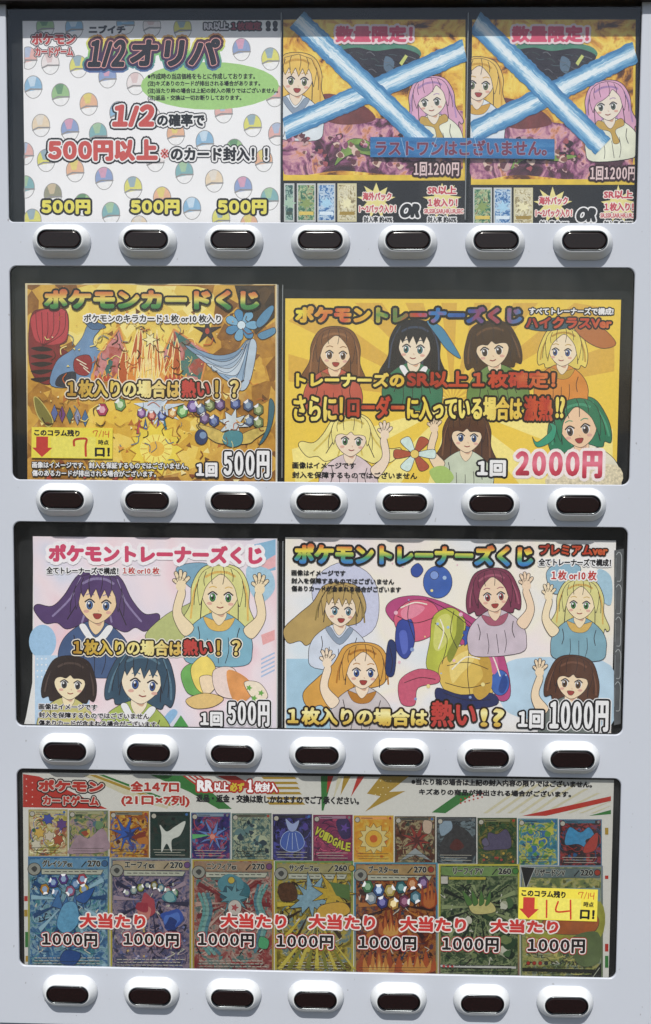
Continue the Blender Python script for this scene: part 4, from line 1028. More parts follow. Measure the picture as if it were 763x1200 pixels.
s.part('portrait_picture'); avatar(s, 166, 798, 23, '#3c5468', '#f1e0c4', '#a8b85a', 'bob', .12, '#5f7f92', .25, '#3a5a9a'); s.done()
s.part('flower_picture')                                 # soft yellow and green flowers lying low
s.blob([(212, 790), (222, 778), (236, 782), (240, 800), (236, 814), (220, 812)], mat('#6fae5a', var=.15, scale=60), LINE)
s.blob([(226, 778), (240, 768), (252, 780), (252, 800), (240, 812), (230, 806), (224, 790)], mat('#efd56a', var=.12, scale=60), LINE); s.blob([(234, 794), (248, 792), (252, 806), (240, 814)], mat('#f2d8b4'), LINE)
s.blob([(250, 786), (272, 782), (282, 800), (276, 818), (254, 812)], mat('#ecd5cc'), LINE); s.blob([(266, 786), (286, 792), (298, 808), (286, 822), (272, 818)], mat('#e29a5a', var=.2, scale=60)); s.blob([(286, 800), (304, 800), (314, 816), (300, 822)], mat('#f0e0c8'), LINE)
s.blob([(218, 820), (240, 812), (262, 818), (250, 828), (228, 830)], mat('#e3bf7a'), LINE)
for x, y in ((292, 806), (306, 812), (298, 818)): s.star(x, y, 4, 2, 5, mat('#6aa84a'))
s.done()
s.lettering('title_lettering', 'ポケモントレーナーズくじ', (57, 638.5, 308, 660), mat('#cf4668'), [(4.4, mat('#f2edf0'))], 3.0)
s.lettering('subtitle_lettering', '全てトレーナーズで構成！', (54.5, 664.5, 139, 673), INK, [(1.3, WHITE)], .7)
s.lettering('subtitle_lettering', '１枚 or10 枚', (144, 664.5, 187, 673), mat('#bf3a34'), [(1.3, WHITE)], .6)
s.lettering('slogan_lettering', '１枚入りの場合は', (86, 750, 214, 768), GOLD, [(3.2, mat('#ece4d8')), (2.0, mat('#241a12'))], 1.6)
s.lettering('slogan_lettering', '熱い', (215, 749, 249, 768), RED, [(3.2, mat('#ece4d8')), (2.0, mat('#241a12'))], 1.6)
s.lettering('slogan_lettering', '！？', (254, 750, 282, 768), GOLD, [(3.2, mat('#ece4d8')), (2.0, mat('#241a12'))], 1.6)
for t, x1, y in [('画像はイメージです', 114, 828.2), ('封入を保障するものではございません', 175, 838.4), ('傷ありカードが含まれる場合がございます。', 186.5, 847.8)]:
    s.lettering('notice_lettering', t, (45.5, y - 3.5, x1, y + 3.5), INK, [(.8, mat('#e9e4e6'))], .55)
s.lettering('price_lettering', '１回', (235, 834, 261, 851), WHITE, [(1.9, INK)], 1.9, tight=.22)
s.lettering('price_lettering', '５００円', (267, 821.5, 316, 851), WHITE, [(3.0, WHITE), (2.1, INK)], 2.0, tight=.3)

r5 = thing('printed_poster', 'pale poster with rainbow title, six portraits and white 1000円 price', 'poster', (.53, Y3, -.15 + ZS), 'printed posters in the display windows')
s = Sheet(r5, Y3)
PASTEL2 = mat_art('cream_wash', [(0, '#cfe0ec'), (.35, '#e9e6e6'), (.55, '#f0e8d8'), (.75, '#efe2e0'), (1, '#c9dcec')], 8, 'noise', 2, .4, 5)
paper(s, 'sheet', 334, 631.5, 719, 862, PASTEL2, drop=.006)
s.part('pastel_shapes'); s.rect(335.5, 772, 420, 858, mat('#a9cbe0', var=.15, scale=25)); s.blob([(590, 780), (640, 770), (716, 780), (716, 850), (640, 846), (590, 830)], mat('#b9d3e6', var=.12, scale=25)); s.done()
s.part('portrait_picture')
s.blob([(365, 690), (395, 660), (430, 670), (444, 700), (436, 740), (390, 750)], mat('#c9cbe2'), LINE)
avatar(s, 399, 713, 18, '#b79a5e', '#f0dcc4', '#cfd6e4', 'side', .05, '#8f7a44', .15, '#5a8a9a', 'o'); s.done()
s.part('portrait_picture')
avatar(s, 425, 785, 19, '#d9a04a', '#f2dcc2', '#c9bfc0', 'side', .03, '#b87a30', .12, '#3a5a9a', 'o', (-1,)); s.done()
s.part('paint_splash_picture')                           # loose sweeps of pink, yellow, blue
s.ell(513, 682, 17, 19, mat('#3f62b0', var=.15, scale=50), LINE); s.ell(509, 674, 5, 5, mat('#7f9ad8'), LINE); s.blob([(482, 666), (490, 660), (496, 668), (490, 676), (483, 674)], mat('#3a52a0'), LINE)
s.blob([(452, 716), (462, 702), (490, 698), (520, 706), (548, 720), (578, 742), (594, 780), (598, 815), (584, 820), (570, 790), (548, 760), (500, 740), (470, 735)], mat('#b84a7e', var=.12, scale=50), LINE)
s.blob([(462, 722), (480, 704), (506, 706), (516, 724), (510, 742), (486, 752), (468, 742)], mat('#d8607c', var=.1, scale=50), LINE)
s.blob([(466, 730), (482, 726), (486, 752), (476, 772), (464, 760)], mat('#3a4a9a', var=.15, scale=50), LINE)
s.blob([(508, 722), (530, 712), (546, 730), (536, 760), (520, 790), (500, 782), (504, 750)], mat('#b9bd4a', var=.15, scale=50), LINE)
s.blob([(520, 772), (548, 754), (576, 766), (578, 810), (560, 826), (526, 814), (514, 792)], mat('#dcb95a', var=.1, scale=50), LINE)
s.blob([(512, 806), (540, 814), (576, 812), (582, 826), (540, 832), (514, 824)], mat('#2f3560'), LINE); s.ell(586, 800, 11, 15, mat('#3f66b4', var=.15, scale=60), LINE)
s.blob([(468, 798), (490, 784), (512, 788), (514, 800), (490, 806), (486, 826), (470, 824)], mat('#c85a74', var=.1), LINE); s.blob([(455, 752), (464, 756), (462, 790), (452, 788)], mat('#2c3a6a'), LINE)
s.star(552, 744, 13, 9, 9, mat('#3a56a8'), LINE, .5, 0, .2)
s.blob([(470, 716), (484, 708), (498, 712), (488, 722), (474, 726)], mat('#e48aa0')); s.blob([(556, 738), (572, 746), (584, 776), (578, 790), (566, 764)], mat('#cf6a96')); s.blob([(528, 776), (548, 762), (556, 772), (540, 790), (530, 800)], mat('#ead07a')); s.blob([(512, 726), (526, 720), (530, 740), (516, 762), (508, 756)], mat('#d0d070'))
s.blob([(536, 722), (544, 732), (538, 756), (528, 776), (524, 766), (534, 744)], mat('#8a8f38')); s.blob([(560, 770), (574, 772), (576, 806), (562, 820), (554, 808), (566, 792)], mat('#c49c44')); s.blob([(590, 790), (595, 800), (590, 812), (584, 808)], mat('#2f4a90')); s.blob([(468, 742), (476, 740), (478, 760), (472, 766)], mat('#5a6ac0'))
for L in ([(510, 730), (524, 748), (518, 778)], [(532, 716), (528, 740), (536, 760)], [(524, 780), (548, 776), (572, 784)], [(522, 800), (548, 806), (574, 800)], [(550, 758), (548, 790), (552, 822)], [(466, 722), (486, 730), (508, 724)], [(480, 706), (478, 724), (486, 750)], [(540, 722), (566, 744), (582, 780)], [(474, 800), (492, 794), (510, 796)], [(500, 702), (530, 718), (560, 742)], [(520, 812), (546, 820), (574, 820)], [(456, 756), (460, 774), (458, 788)]):
    s.stroke(smoothc(L, 5, False), .8, LINE)
for L in ([(516, 726), (520, 740), (514, 760)], [(530, 784), (546, 770), (562, 772)], [(470, 712), (486, 706), (500, 708)], [(556, 742), (576, 766), (586, 792)]):
    s.stroke(smoothc(L, 5, False), 1.6, mat('#f0e8d8'))
for k in range(26): s.ell(460 + (k * 53 % 140), 660 + (k * 71 % 170), 1 + k % 3 * .7, 1 + k % 3 * .7, mat(('#e8b8c8', '#a8c0e0', '#e8d890', '#8aa0d0')[k % 4]), n=10)
s.done()
for args in [(578, 696, 18, '#7e3a52', '#efd2b4', '#c9b9c4', 'bob', -.08, '#a85a70', .1, '#a84a4a', 'o', (1,))]:
    s.lane(); s.part('portrait_picture'); avatar(s, *args); s.done()
s.part('portrait_picture')
s.blob([(640, 672), (655, 660), (680, 664), (672, 684), (650, 696)], mat('#8fb4c8'), LINE); s.blob([(700, 668), (716, 676), (716, 708), (704, 700)], mat('#a3c4d6'))
avatar(s, 680, 706, 17, '#d9d28a', '#f1dcb8', '#7fa8b8', 'long', .04, '#d8b060', -.05, '#4a8a4a', 's', (-1,)); s.done()
s.part('portrait_picture'); avatar(s, 671, 798, 18, '#5a3a2c', '#f0d6b4', '#6f7672', 'bob', .1, '#7a5240', -.1, '#6a4a2a', 'o', (-1,))
s.done()
RB = mat_grad('rainbow_upright', [(0, '#3a4f9a'), (.22, '#3f86c4'), (.42, '#58a05a'), (.62, '#e6d84e'), (.8, '#dc7a3c'), (1, '#b03030')], 'Z', .1, 30)
s.lettering('title_lettering', 'ポケモントレーナーズくじ', (345, 638, 625, 662.5), RB, [(2.8, mat('#1c1a1c'))], 3.2)
s.lettering('subtitle_lettering', 'プレミアムver', (632, 638, 712, 650.5), FIRE, [(1.7, mat('#2a1812'))], 1.2)
s.lettering('subtitle_lettering', '全てトレーナーズで構成！', (631, 654.5, 716, 663.5), INK, [(1.3, WHITE)], .8)
s.lettering('subtitle_lettering', '１枚 or10 枚', (646, 668.5, 699, 680), mat('#bf3a34'), [(1.6, WHITE)], .8)
for t, x1, y in [('画像はイメージです', 405, 671.2), ('封入を保障するものではございません', 462, 680.8), ('傷ありカードが含まれる場合がございます', 470, 690)]:
    s.lettering('notice_lettering', t, (341.5, y - 3.4, x1, y + 3.4), INK, [], .55)
for t, bx, m in [('１枚入りの場合は', (337, 829.5, 501, 850), GOLDV), ('熱い', (505, 821, 558, 852), RED), ('!?', (563, 830, 591, 851.5), GOLDV)]:
    s.lettering('slogan_lettering', t, bx, m, [(2.4, mat('#2a1c12'))], 2.0)
s.lettering('price_lettering', '１回', (607, 832, 637, 853.5), WHITE, [(2.2, INK)], 2.0, tight=.22)
s.lettering('price_lettering', '１０００円', (644, 820.5, 713, 857), WHITE, [(3.4, WHITE), (2.4, INK)], 2.4, tight=.3)
# strip of clear tape down its right edge
ct = thing('clear_tape_strip', 'strip of clear tape with dried glue edges beside the rainbow-titled poster', 'tape', (unproj(727, 745, Y3 - .001)[0], Y3 - .001, unproj(727, 745, Y3)[1]))
s = Sheet(ct, Y3 + .001)
s.Y = Y3 - .001
paper_quad(s, 'film', [(720, 645), (731, 643), (727.5, 848), (719.5, 850)], mat('#5a5d60', .25, .5, .15, 0, 80))
s.part('dried_glue')
for k in range(5):
    y0 = 650 + k * 38; x0 = 722.5 - k * .35
    s.stroke(smoothc([(x0, y0), (x0 + 3, y0 - 3), (x0 + 6, y0 + 2), (x0 + 5.6, y0 + 18), (x0 + 5, y0 + 30), (x0 + 1, y0 + 31)], 4, False), .9, mat('#a9adaf', .3))
    s.stroke([(x0 - .5, y0 + 4), (x0 - 1, y0 + 26)], .5, mat('#8a8e90', .3))
s.done()
INK_SAT, INK_VAL = 1.06, .84
# ================================================================== bottom row
Y4 = DEPTH[3]
r6 = thing('printed_poster', 'wide white poster of small and large printed cards with red 大当たり and 1000円 prices', 'poster', (.36, Y4, -.45 + ZS), 'printed posters in the display windows')
s = Sheet(r6, Y4)
paper_quad(s, 'sheet', [(26.5, 905), (719.5, 914), (713, 1155), (29, 1142)], mat('#e4e2da', .45, .3, .03))
DR, DG, DGO, DBE = mat('#b8392f'), mat('#3c7a3e'), mat('#b0913c'), mat('#d9d2b4')
s.part('header_pattern')
s.poly([(27, 907), (46, 910), (126, 948), (27, 946)], DR)
for i in range(8): s.ell(31 + (i % 2) * 7, 913 + i * 4.2, .8, .8, mat('#e6c9c0'), n=8)
s.poly([(96, 908), (116, 908), (200, 940), (196, 948), (160, 938)], DBE); s.poly([(104, 908), (112, 908), (205, 943), (203, 946)], DGO); s.poly([(116, 908), (122, 908), (212, 942), (208, 944)], DG)
s.poly([(176, 908), (214, 909), (250, 930), (272, 948), (256, 948), (222, 928)], DG)
for i in range(4): s.poly([(214 + i * 6, 909), (217 + i * 6, 909), (232 + i * 6, 920), (229 + i * 6, 920)], DR)
s.poly([(254, 909), (276, 909), (300, 922), (286, 924)], DR)
for i in range(6): s.poly([(306 + i * 1.4, 910 + i * 6), (345 + i * 2, 910 + i * 6), (348 + i * 2, 913 + i * 6), (309 + i * 1.4, 913 + i * 6)], DGO)
s.poly([(376, 909.5), (390, 909.5), (379, 950), (377, 950)], DG); s.poly([(384, 909.5), (391, 909.5), (383, 930)], DR); s.poly([(396, 909.5), (402, 909.5), (390, 938)], DBE); s.poly([(403, 909.5), (411, 910), (399, 932)], DGO); s.poly([(419, 910), (427, 910), (411, 934)], DR)
s.poly([(446, 909.6), (479, 910), (456, 928), (475, 927), (428, 951), (446, 933), (430, 930)], DGO)
for i in range(9): s.ell(446 + (i % 3) * 6 - i // 3 * 3, 915 + i // 3 * 8, .7, .7, mat('#e8dcae'), n=8)
s.poly([(506, 952), (540, 928), (556, 930), (522, 953)], DG)
for i in range(12): s.ell(540 + (i % 6) * 5, 937 + i // 6 * 4 + (i % 6) * -1.4, 1.1, 1.1, DR, n=8)
for i in range(10): s.poly([(566 + i * 14, 953), (571 + i * 14, 953), (min(620 + i * 14, 716), 953 - min(96 + 0 * i, 150 - i * 14) * .36), (min(615 + i * 14, 714), 953 - min(96, 150 - i * 14) * .36)], DBE)
s.poly([(612, 956), (716, 933), (716, 938.5), (640, 956)], DR); s.poly([(690, 956), (716, 949), (716, 954)], DG)
for x, y, h, m in [(28.5, 1050, 6, DR), (28.5, 1066, 8, DGO), (29.5, 1092, 18, DG), (30, 1120, 7, DGO)]: s.rect(x, y, x + 4, y + h, m)
for x, y, h, m in [(709, 970, 8, DGO), (709, 1026, 4, DR), (709, 1106, 9, DR), (709, 1120, 14, DG)]: s.rect(x, y, x + 4, y + h, m)
s.done()
s.lettering('logo_lettering', 'ポケモン', (45, 914, 121.5, 928), DR, [(2.6, mat('#241a1a')), (1.1, mat('#e0cfc4'))], 2.4)
s.lettering('logo_lettering', 'カードゲーム', (50, 932.5, 116, 944), DR, [(2.4, mat('#241a1a')), (1.0, mat('#e0cfc4'))], 1.6)
s.lettering('count_lettering', '全１４７口', (153, 915.5, 210, 928), DR, [(1.5, mat('#efebe2'))], 1.6, tight=.16)
s.lettering('count_lettering', '(21口×7列)', (142, 931.5, 222.5, 945.5), DR, [(1.5, mat('#efebe2'))], 1.5)
s.lettering('rank_lettering', 'RR', (231, 914, 250, 927.5), WHITE, [(2.0, DR)], 2.0)
s.lettering('rank_lettering', '以上', (251, 916.5, 268, 927.5), WHITE, [(2.0, DR)], 1.0)
s.lettering('rank_lettering', '必ず', (269.5, 917, 286.5, 927.5), mat('#e8d24a'), [(2.0, DR)], 1.0)
s.lettering('rank_lettering', '１', (290, 913.5, 296.5, 928.5), WHITE, [(2.0, DR)], 1.8)
s.lettering('rank_lettering', '枚封入', (298.5, 917, 325.5, 928.5), WHITE, [(2.0, DR)], 1.0)
s.lettering('notice_lettering', '返品・返金・交換は致しかねますのでご了承ください。', (230, 932, 421, 941.5), INK, [], .9)
s.lettering('notice_lettering', '※当たり箱の場合は上記の封入内容の限りではございません。', (482, 913.5, 694, 921.5), INK, [], .8)
s.lettering('notice_lettering', 'キズありの商品が排出される場合がございます。', (491, 925.5, 669.5, 933), INK, [], .8)
PALS = {}
def speck(s, x0, y0, x1, y1, i, n, seed, k):
    """busy small printed shapes in the picture's own colours"""
    rr = random.Random(seed); cols = [h for _, h in PALS[i]]
    for q in range(n):
        x, y, r = rr.uniform(x0 + k, x1 - k), rr.uniform(y0 + k, y1 - k), k * rr.uniform(.35, 1.0); a0 = rr.uniform(0, 6); m = rr.randint(4, 6)
        s.poly([(min(max(x + r * rr.uniform(.5, 1.3) * math.cos(a0 + j * 6.283 / m), x0), x1), min(max(y + r * rr.uniform(.5, 1.3) * math.sin(a0 + j * 6.283 / m), y0), y1)) for j in range(m)], mat(cols[rr.randrange(len(cols))], var=.12))
def flow(s, x0, y0, x1, y1, i, n, seed, cx, cy, wd=1.0):
    """fine drawn lines curling round a picture's middle, in its own colours"""
    rr = random.Random(seed); cols = [h for _, h in PALS[i]]
    for q in range(n):
        x, y = rr.uniform(x0, x1), rr.uniform(y0, y1); L = [(x, y)]; tw = rr.choice((.5, 1.1, 1.57, 2.2)); st = rr.uniform(2.5, 6) * wd
        for j in range(3):
            a0 = math.atan2(y - cy, x - cx) + tw + .25 * j
            x, y = min(max(x + st * math.cos(a0), x0), x1), min(max(y + st * math.sin(a0), y0), y1); L.append((x, y))
        s.stroke(smoothc(L, 2, False), rr.uniform(.5, 1.5) * wd, mat(rr.choice(cols)))
def pal(i, stops, sc=70, kind='noise', dist=.7):
    PALS[i] = stops
    return mat_art('card_art_%d' % i, stops, sc, kind, 5, dist, i * 2.7)
INK_VAL = .74
ART = [pal(0, [(0, '#3f6a3a'), (.35, '#c9b95a'), (.5, '#efe6b8'), (.7, '#b86a3a'), (1, '#4a5aa0')]),
       pal(1, [(0, '#3a4a3a'), (.4, '#6f8a5a'), (.55, '#c9b878'), (.75, '#a890a0'), (1, '#4a6a6a')]),
       pal(2, [(0, '#5a2a1a'), (.4, '#b86a2a'), (.55, '#e6b84a'), (.75, '#3a62b0'), (1, '#8a3a2a')]),
       pal(3, [(0, '#10221e'), (.5, '#1e3a34'), (.8, '#3a3a34'), (1, '#1a1a1c')], 60),
       pal(4, [(0, '#1a1a3a'), (.45, '#3a2f7a'), (.65, '#b84a5a'), (.8, '#4a8ac0'), (1, '#1a2a5a')], 80),
       pal(5, [(0, '#20302e'), (.4, '#5a7a78'), (.6, '#b8c0a0'), (1, '#2a3a44')], 170),
       pal(6, [(0, '#15142a'), (.5, '#2f2a5a'), (.7, '#5a5ab0'), (1, '#1a1a30')], 80),
       pal(7, [(0, '#4a1a3a'), (.5, '#8a2f5a'), (.75, '#b84a6a'), (1, '#3a1a4a')], 70),
       pal(8, [(0, '#d87a2a'), (.5, '#efb23c'), (.75, '#f4d468'), (1, '#d86a3a')], 70),
       pal(9, [(0, '#2a2420'), (.45, '#6a3a2a'), (.6, '#b8a880'), (1, '#3a4a3a')], 90),
       pal(10, [(0, '#1c2022'), (.45, '#3a4044'), (.6, '#7a8a90'), (1, '#22282a')], 80),
       pal(11, [(0, '#1a2e1c'), (.5, '#3a5a34'), (.7, '#8a7a3a'), (1, '#24401f')], 140),
       pal(12, [(0, '#2a5a7a'), (.4, '#4a9ab0'), (.55, '#d8d060'), (.75, '#5a9a4a'), (1, '#2a4a8a')], 120),
       pal(13, [(0, '#1e1a24'), (.5, '#3a2a30'), (.65, '#a83a34'), (1, '#2a5a8a')], 90)]
INK_VAL = .68
BIG = [pal(20, [(0, '#1f4a7a'), (.4, '#4a86b8'), (.55, '#a8cfe0'), (.75, '#5aa0a8'), (1, '#2f5f8a')], 90),
       pal(21, [(0, '#2a2a48'), (.4, '#5a5a80'), (.58, '#b09aa8'), (.75, '#6a6fa0'), (1, '#34406a')], 90),
       pal(22, [(0, '#7a2a30'), (.4, '#a8504e'), (.55, '#c9a89a'), (.72, '#5a8a86'), (1, '#8a3038')], 80),
       pal(23, [(0, '#3a2a1a'), (.35, '#8a7a2a'), (.55, '#d8c04a'), (.75, '#7a9aa0'), (1, '#5a2f24')], 70),
       pal(24, [(0, '#3a1a18'), (.4, '#8a3a24'), (.55, '#c9803a'), (.75, '#5a3a4a'), (1, '#2a4a60')], 80),
       pal(25, [(0, '#18241a'), (.4, '#3f5a38'), (.58, '#9aa878'), (.75, '#5a6a4a'), (1, '#26382a')], 120),
       pal(26, [(0, '#4a5a44'), (.4, '#8a9a5a'), (.55, '#d0c878'), (.75, '#a8b8a0'), (1, '#6a6a3a')], 70)]
INK_VAL = .76
SX = [33.5, 80.5, 128.5, 176, 224, 271.5, 319.5, 367, 414.5, 462.5, 511.5, 559.5, 607, 655, 706.5]
sl = lambda x: (x - 33) * .0185                             # the sheet's own gentle roll in the photo
MOT = ['flower', 'hill', 'burst', 'wing', 'burst', 'leaf', 'bell', 'word', 'sun', 'burst', 'rock', 'cloud', 'leaf', 'wing2']
for i in range(14):
    a, b = SX[i], SX[i + 1] - 1.2; t, u = 948.5 + sl(a), 1003 + sl(a); xm, ym = (a + b) / 2, (t + u) / 2 - 2
    s.lane(); s.part('small_card_picture')
    s.rect(a, t, b, u, mat(('#b9a866', '#a8a890', '#c49a4a', '#2a3a38', '#5a86a0', '#7a8a80', '#56506a', '#8a3a5a', '#e0b848', '#5a5040', '#3a3e40', '#4a5a40', '#6a9ab0', '#5f87a6')[i]))
    s.rect(a + 1.2, t + 1.2, b - 1.2, u - .5, ART[i])
    speck(s, a + 1.5, t + 1.5, b - 1.5, u - 1, i, 8 if i in (3, 8, 7) else 22, 60 + i, 3.0)
    flow(s, a + 2, t + 6, b - 2, u - 2, i, 14 if i in (3, 8) else 46, 160 + i, xm, ym, .8)
    m = MOT[i]; rr = random.Random(i)
    if m == 'flower':
        for c, (dx, dy) in zip(('#4a5ab0', '#e8c060', '#e6d8c0', '#b85a3a', '#6a4a8a', '#e8e0c8'), ((0, -14), (-10, 2), (2, 6), (12, 10), (16, -8), (-14, 16))): s.star(xm + dx, ym + dy, 7, 4.5, 6, mat(c), LINE, .4, rr.random())
    elif m == 'hill':
        s.blob([(a + 2, ym + 18), (a + 12, ym + 4), (xm, ym + 8), (b - 8, ym - 4), (b - 1.5, ym + 6), (b - 1.5, ym + 22), (a + 2, ym + 26)], mat('#b59aa4', var=.2, scale=90)); splash(s, xm - 4, ym + 2, 7, ('#d8c060', '#5a7a5a', '#a8503a'), 4); splash(s, xm + 12, ym - 6, 7, ('#5a7a8a', '#7a9a70'), 6)
    elif m == 'burst':
        cs = {2: ('#3a62b8', '#2a3f7a'), 4: ('#6f8fd0', '#d85a4a'), 9: ('#9a3f34', '#5a2420')}[i]
        s.star(xm - (4 if i == 2 else -3), ym + 2, 19, 6, 8, mat(cs[0], var=.15), LINE, .4, .3, .2); s.star(xm + 2, ym + 3, 9, 3, 7, mat(cs[1]), LINE, .4, 1, .2)
        if i == 4: s.poly([(a + 1.5, ym), (xm, ym + 1), (a + 1.5, ym + 6)], mat('#6ac07a')); s.ell(xm + 2, ym + 3, 3, 3, mat('#f0a090'))
        if i == 2: splash(s, xm + 13, ym + 8, 10, ('#8a3a2a', '#c8803a'), 8)
        if i == 9: s.poly([(a + 6, u - 2), (xm, ym + 12), (b - 4, u - 2), (xm, ym + 20)], mat('#a8b0b0')); s.blob([(b - 14, t + 5), (b - 4, t + 7), (b - 6, t + 20), (b - 14, t + 18)], mat('#d8c0a8'), LINE)
    elif m == 'wing': s.blob([(xm - 12, ym - 10), (xm - 4, ym - 2), (xm + 6, ym - 8), (xm + 18, ym - 14), (xm + 12, ym + 2), (xm + 2, ym + 8), (xm + 2, ym + 22), (xm - 4, ym + 12), (xm - 10, ym + 22), (xm - 10, ym + 2)], mat('#e9ece2'), None)
    elif m == 'leaf':
        for k in range(6): splash(s, xm + rr.uniform(-14, 14), ym + rr.uniform(-10, 14), rr.uniform(4, 8), (('#6a8a8a', '#c0c8a8', '#3a4a54') if i == 5 else ('#d0cc58', '#3f74b0', '#6aa04a')), k + i)
    elif m == 'bell':
        s.blob([(xm - 14, ym + 10), (xm - 10, ym - 2), (xm, ym - 6), (xm + 10, ym - 2), (xm + 14, ym + 10), (xm + 6, ym + 18), (xm - 6, ym + 18)], mat('#4f6ab8'), mat('#b9cdf0'), .7); s.blob([(xm - 4, ym - 6), (xm - 8, ym - 20), (xm, ym - 14), (xm + 8, ym - 18), (xm + 4, ym - 6)], mat('#aebce4'), LINE, .4)
        for dx in (-7, 0, 7): s.stroke([(xm + dx * .5, ym - 3), (xm + dx, ym + 16)], .6, mat('#c9d8f4'))
        splash(s, xm + 17, ym - 12, 5, ('#5a4a9a',), 3)
    elif m == 'word':
        s.blob([(xm + 4, ym - 18), (xm + 18, ym - 20), (xm + 21, ym), (xm + 10, ym + 2)], mat('#3a2a5a', var=.2)); s.star(xm + 14, ym - 10, 6, 2.5, 5, mat('#6a4aa0'))
        for k, ch in enumerate('VOIDGALE'):
            x = a + 5.2 + k * 5.1; y = ym - 6 + 3.1 * k if k < 5 else ym + 7.5 + (k - 4) * 1.6
            s.text(ch, (x - 2.9, y - 5, x + 2.9, y + 5), mat('#d8d84a'), [(.8, mat('#4a1a2a'))], 1.0, rot=-.5 + .06 * k)
    elif m == 'sun':
        s.star(xm, ym + 2, 18, 13, 12, mat('#f2df98'), LINE, .4); s.ell(xm, ym + 2, 10, 10, mat('#efc050'), LINE, .4); s.ell(xm, ym + 2, 4.5, 4.5, mat('#d8703a'))
    elif m == 'rock': s.blob([(a + 5, u - 10), (a + 12, ym - 8), (xm, ym - 16), (b - 6, ym - 4), (b - 2, u - 10)], mat('#3a3a3c', var=.3)); s.blob([(xm - 8, ym + 10), (xm, ym), (xm + 9, ym + 9), (xm, ym + 14)], mat('#5a2a26')); s.blob([(a + 4, t + 8), (a + 16, t + 4), (a + 18, t + 14), (a + 6, t + 22)], mat('#9ab0c0'))
    elif m == 'cloud':
        s.blob([(xm - 16, ym + 12), (xm - 12, ym + 2), (xm - 10, ym - 8), (xm, ym - 6), (xm + 10, ym - 12), (xm + 16, ym - 2), (xm + 15, ym + 10), (xm, ym + 12)], mat('#5c5570', var=.12), LINE); s.blob([(a + 5, ym + 2), (a + 10, ym - 2), (a + 14, ym + 6), (a + 8, ym + 8)], mat('#6a6480'), LINE)
        for k in range(9): s.ell(rr.uniform(a + 4, b - 4), rr.uniform(ym + 16, u - 3), 1.6, 1.6, mat(('#b84a3a', '#c8a84a')[k % 2]), n=8)
    else:
        s.blob([(a + 7, ym + 4), (a + 12, ym - 16), (xm, ym - 10), (xm + 10, ym - 16), (xm + 16, ym - 6), (xm + 6, ym), (xm + 12, ym + 12), (xm - 2, ym + 4)], mat('#4a9ac8', var=.15), LINE); s.blob([(xm + 6, ym + 4), (xm + 20, ym - 10), (xm + 18, ym + 10), (xm + 4, ym + 14)], mat('#b8443a'), LINE)
    # header bar, type spot and fine print
    s.rect(a + 6, t + 1.4, b - 8, t + 4.6, mat(('#d8cfa0', '#b8b890', '#8a8a7a', '#1c2a28', '#6a7a8a', '#6a6a5a', '#3a3a44', '#b08aa0', '#c88a4a', '#5a5a50', '#5a5e60', '#8a8a60', '#3f7a98', '#4a7a90')[i])); s.ell(a + 4.4, t + 5, 3, 3, mat('#cfcabb'), INK, .6, 0, 12)
    s.ell(b - 4, t + 3.2, 1.6, 1.6, mat(('#4a7ab8', '#8a8a8a', '#b84a3a')[i % 3]), None, n=10); s.stroke([(a + 9, t + 3), (a + 22, t + 3.2)], .8, INK)
    for k in range(3): s.stroke([(a + 4 + k, u - 10 + k * 3), (b - 6 - 5 * (k % 2), u - 9.7 + k * 3)], .55, mat('#d9d4c4' if i in (3, 4, 6, 7, 10, 13) else '#4a4236'))
    s.done()

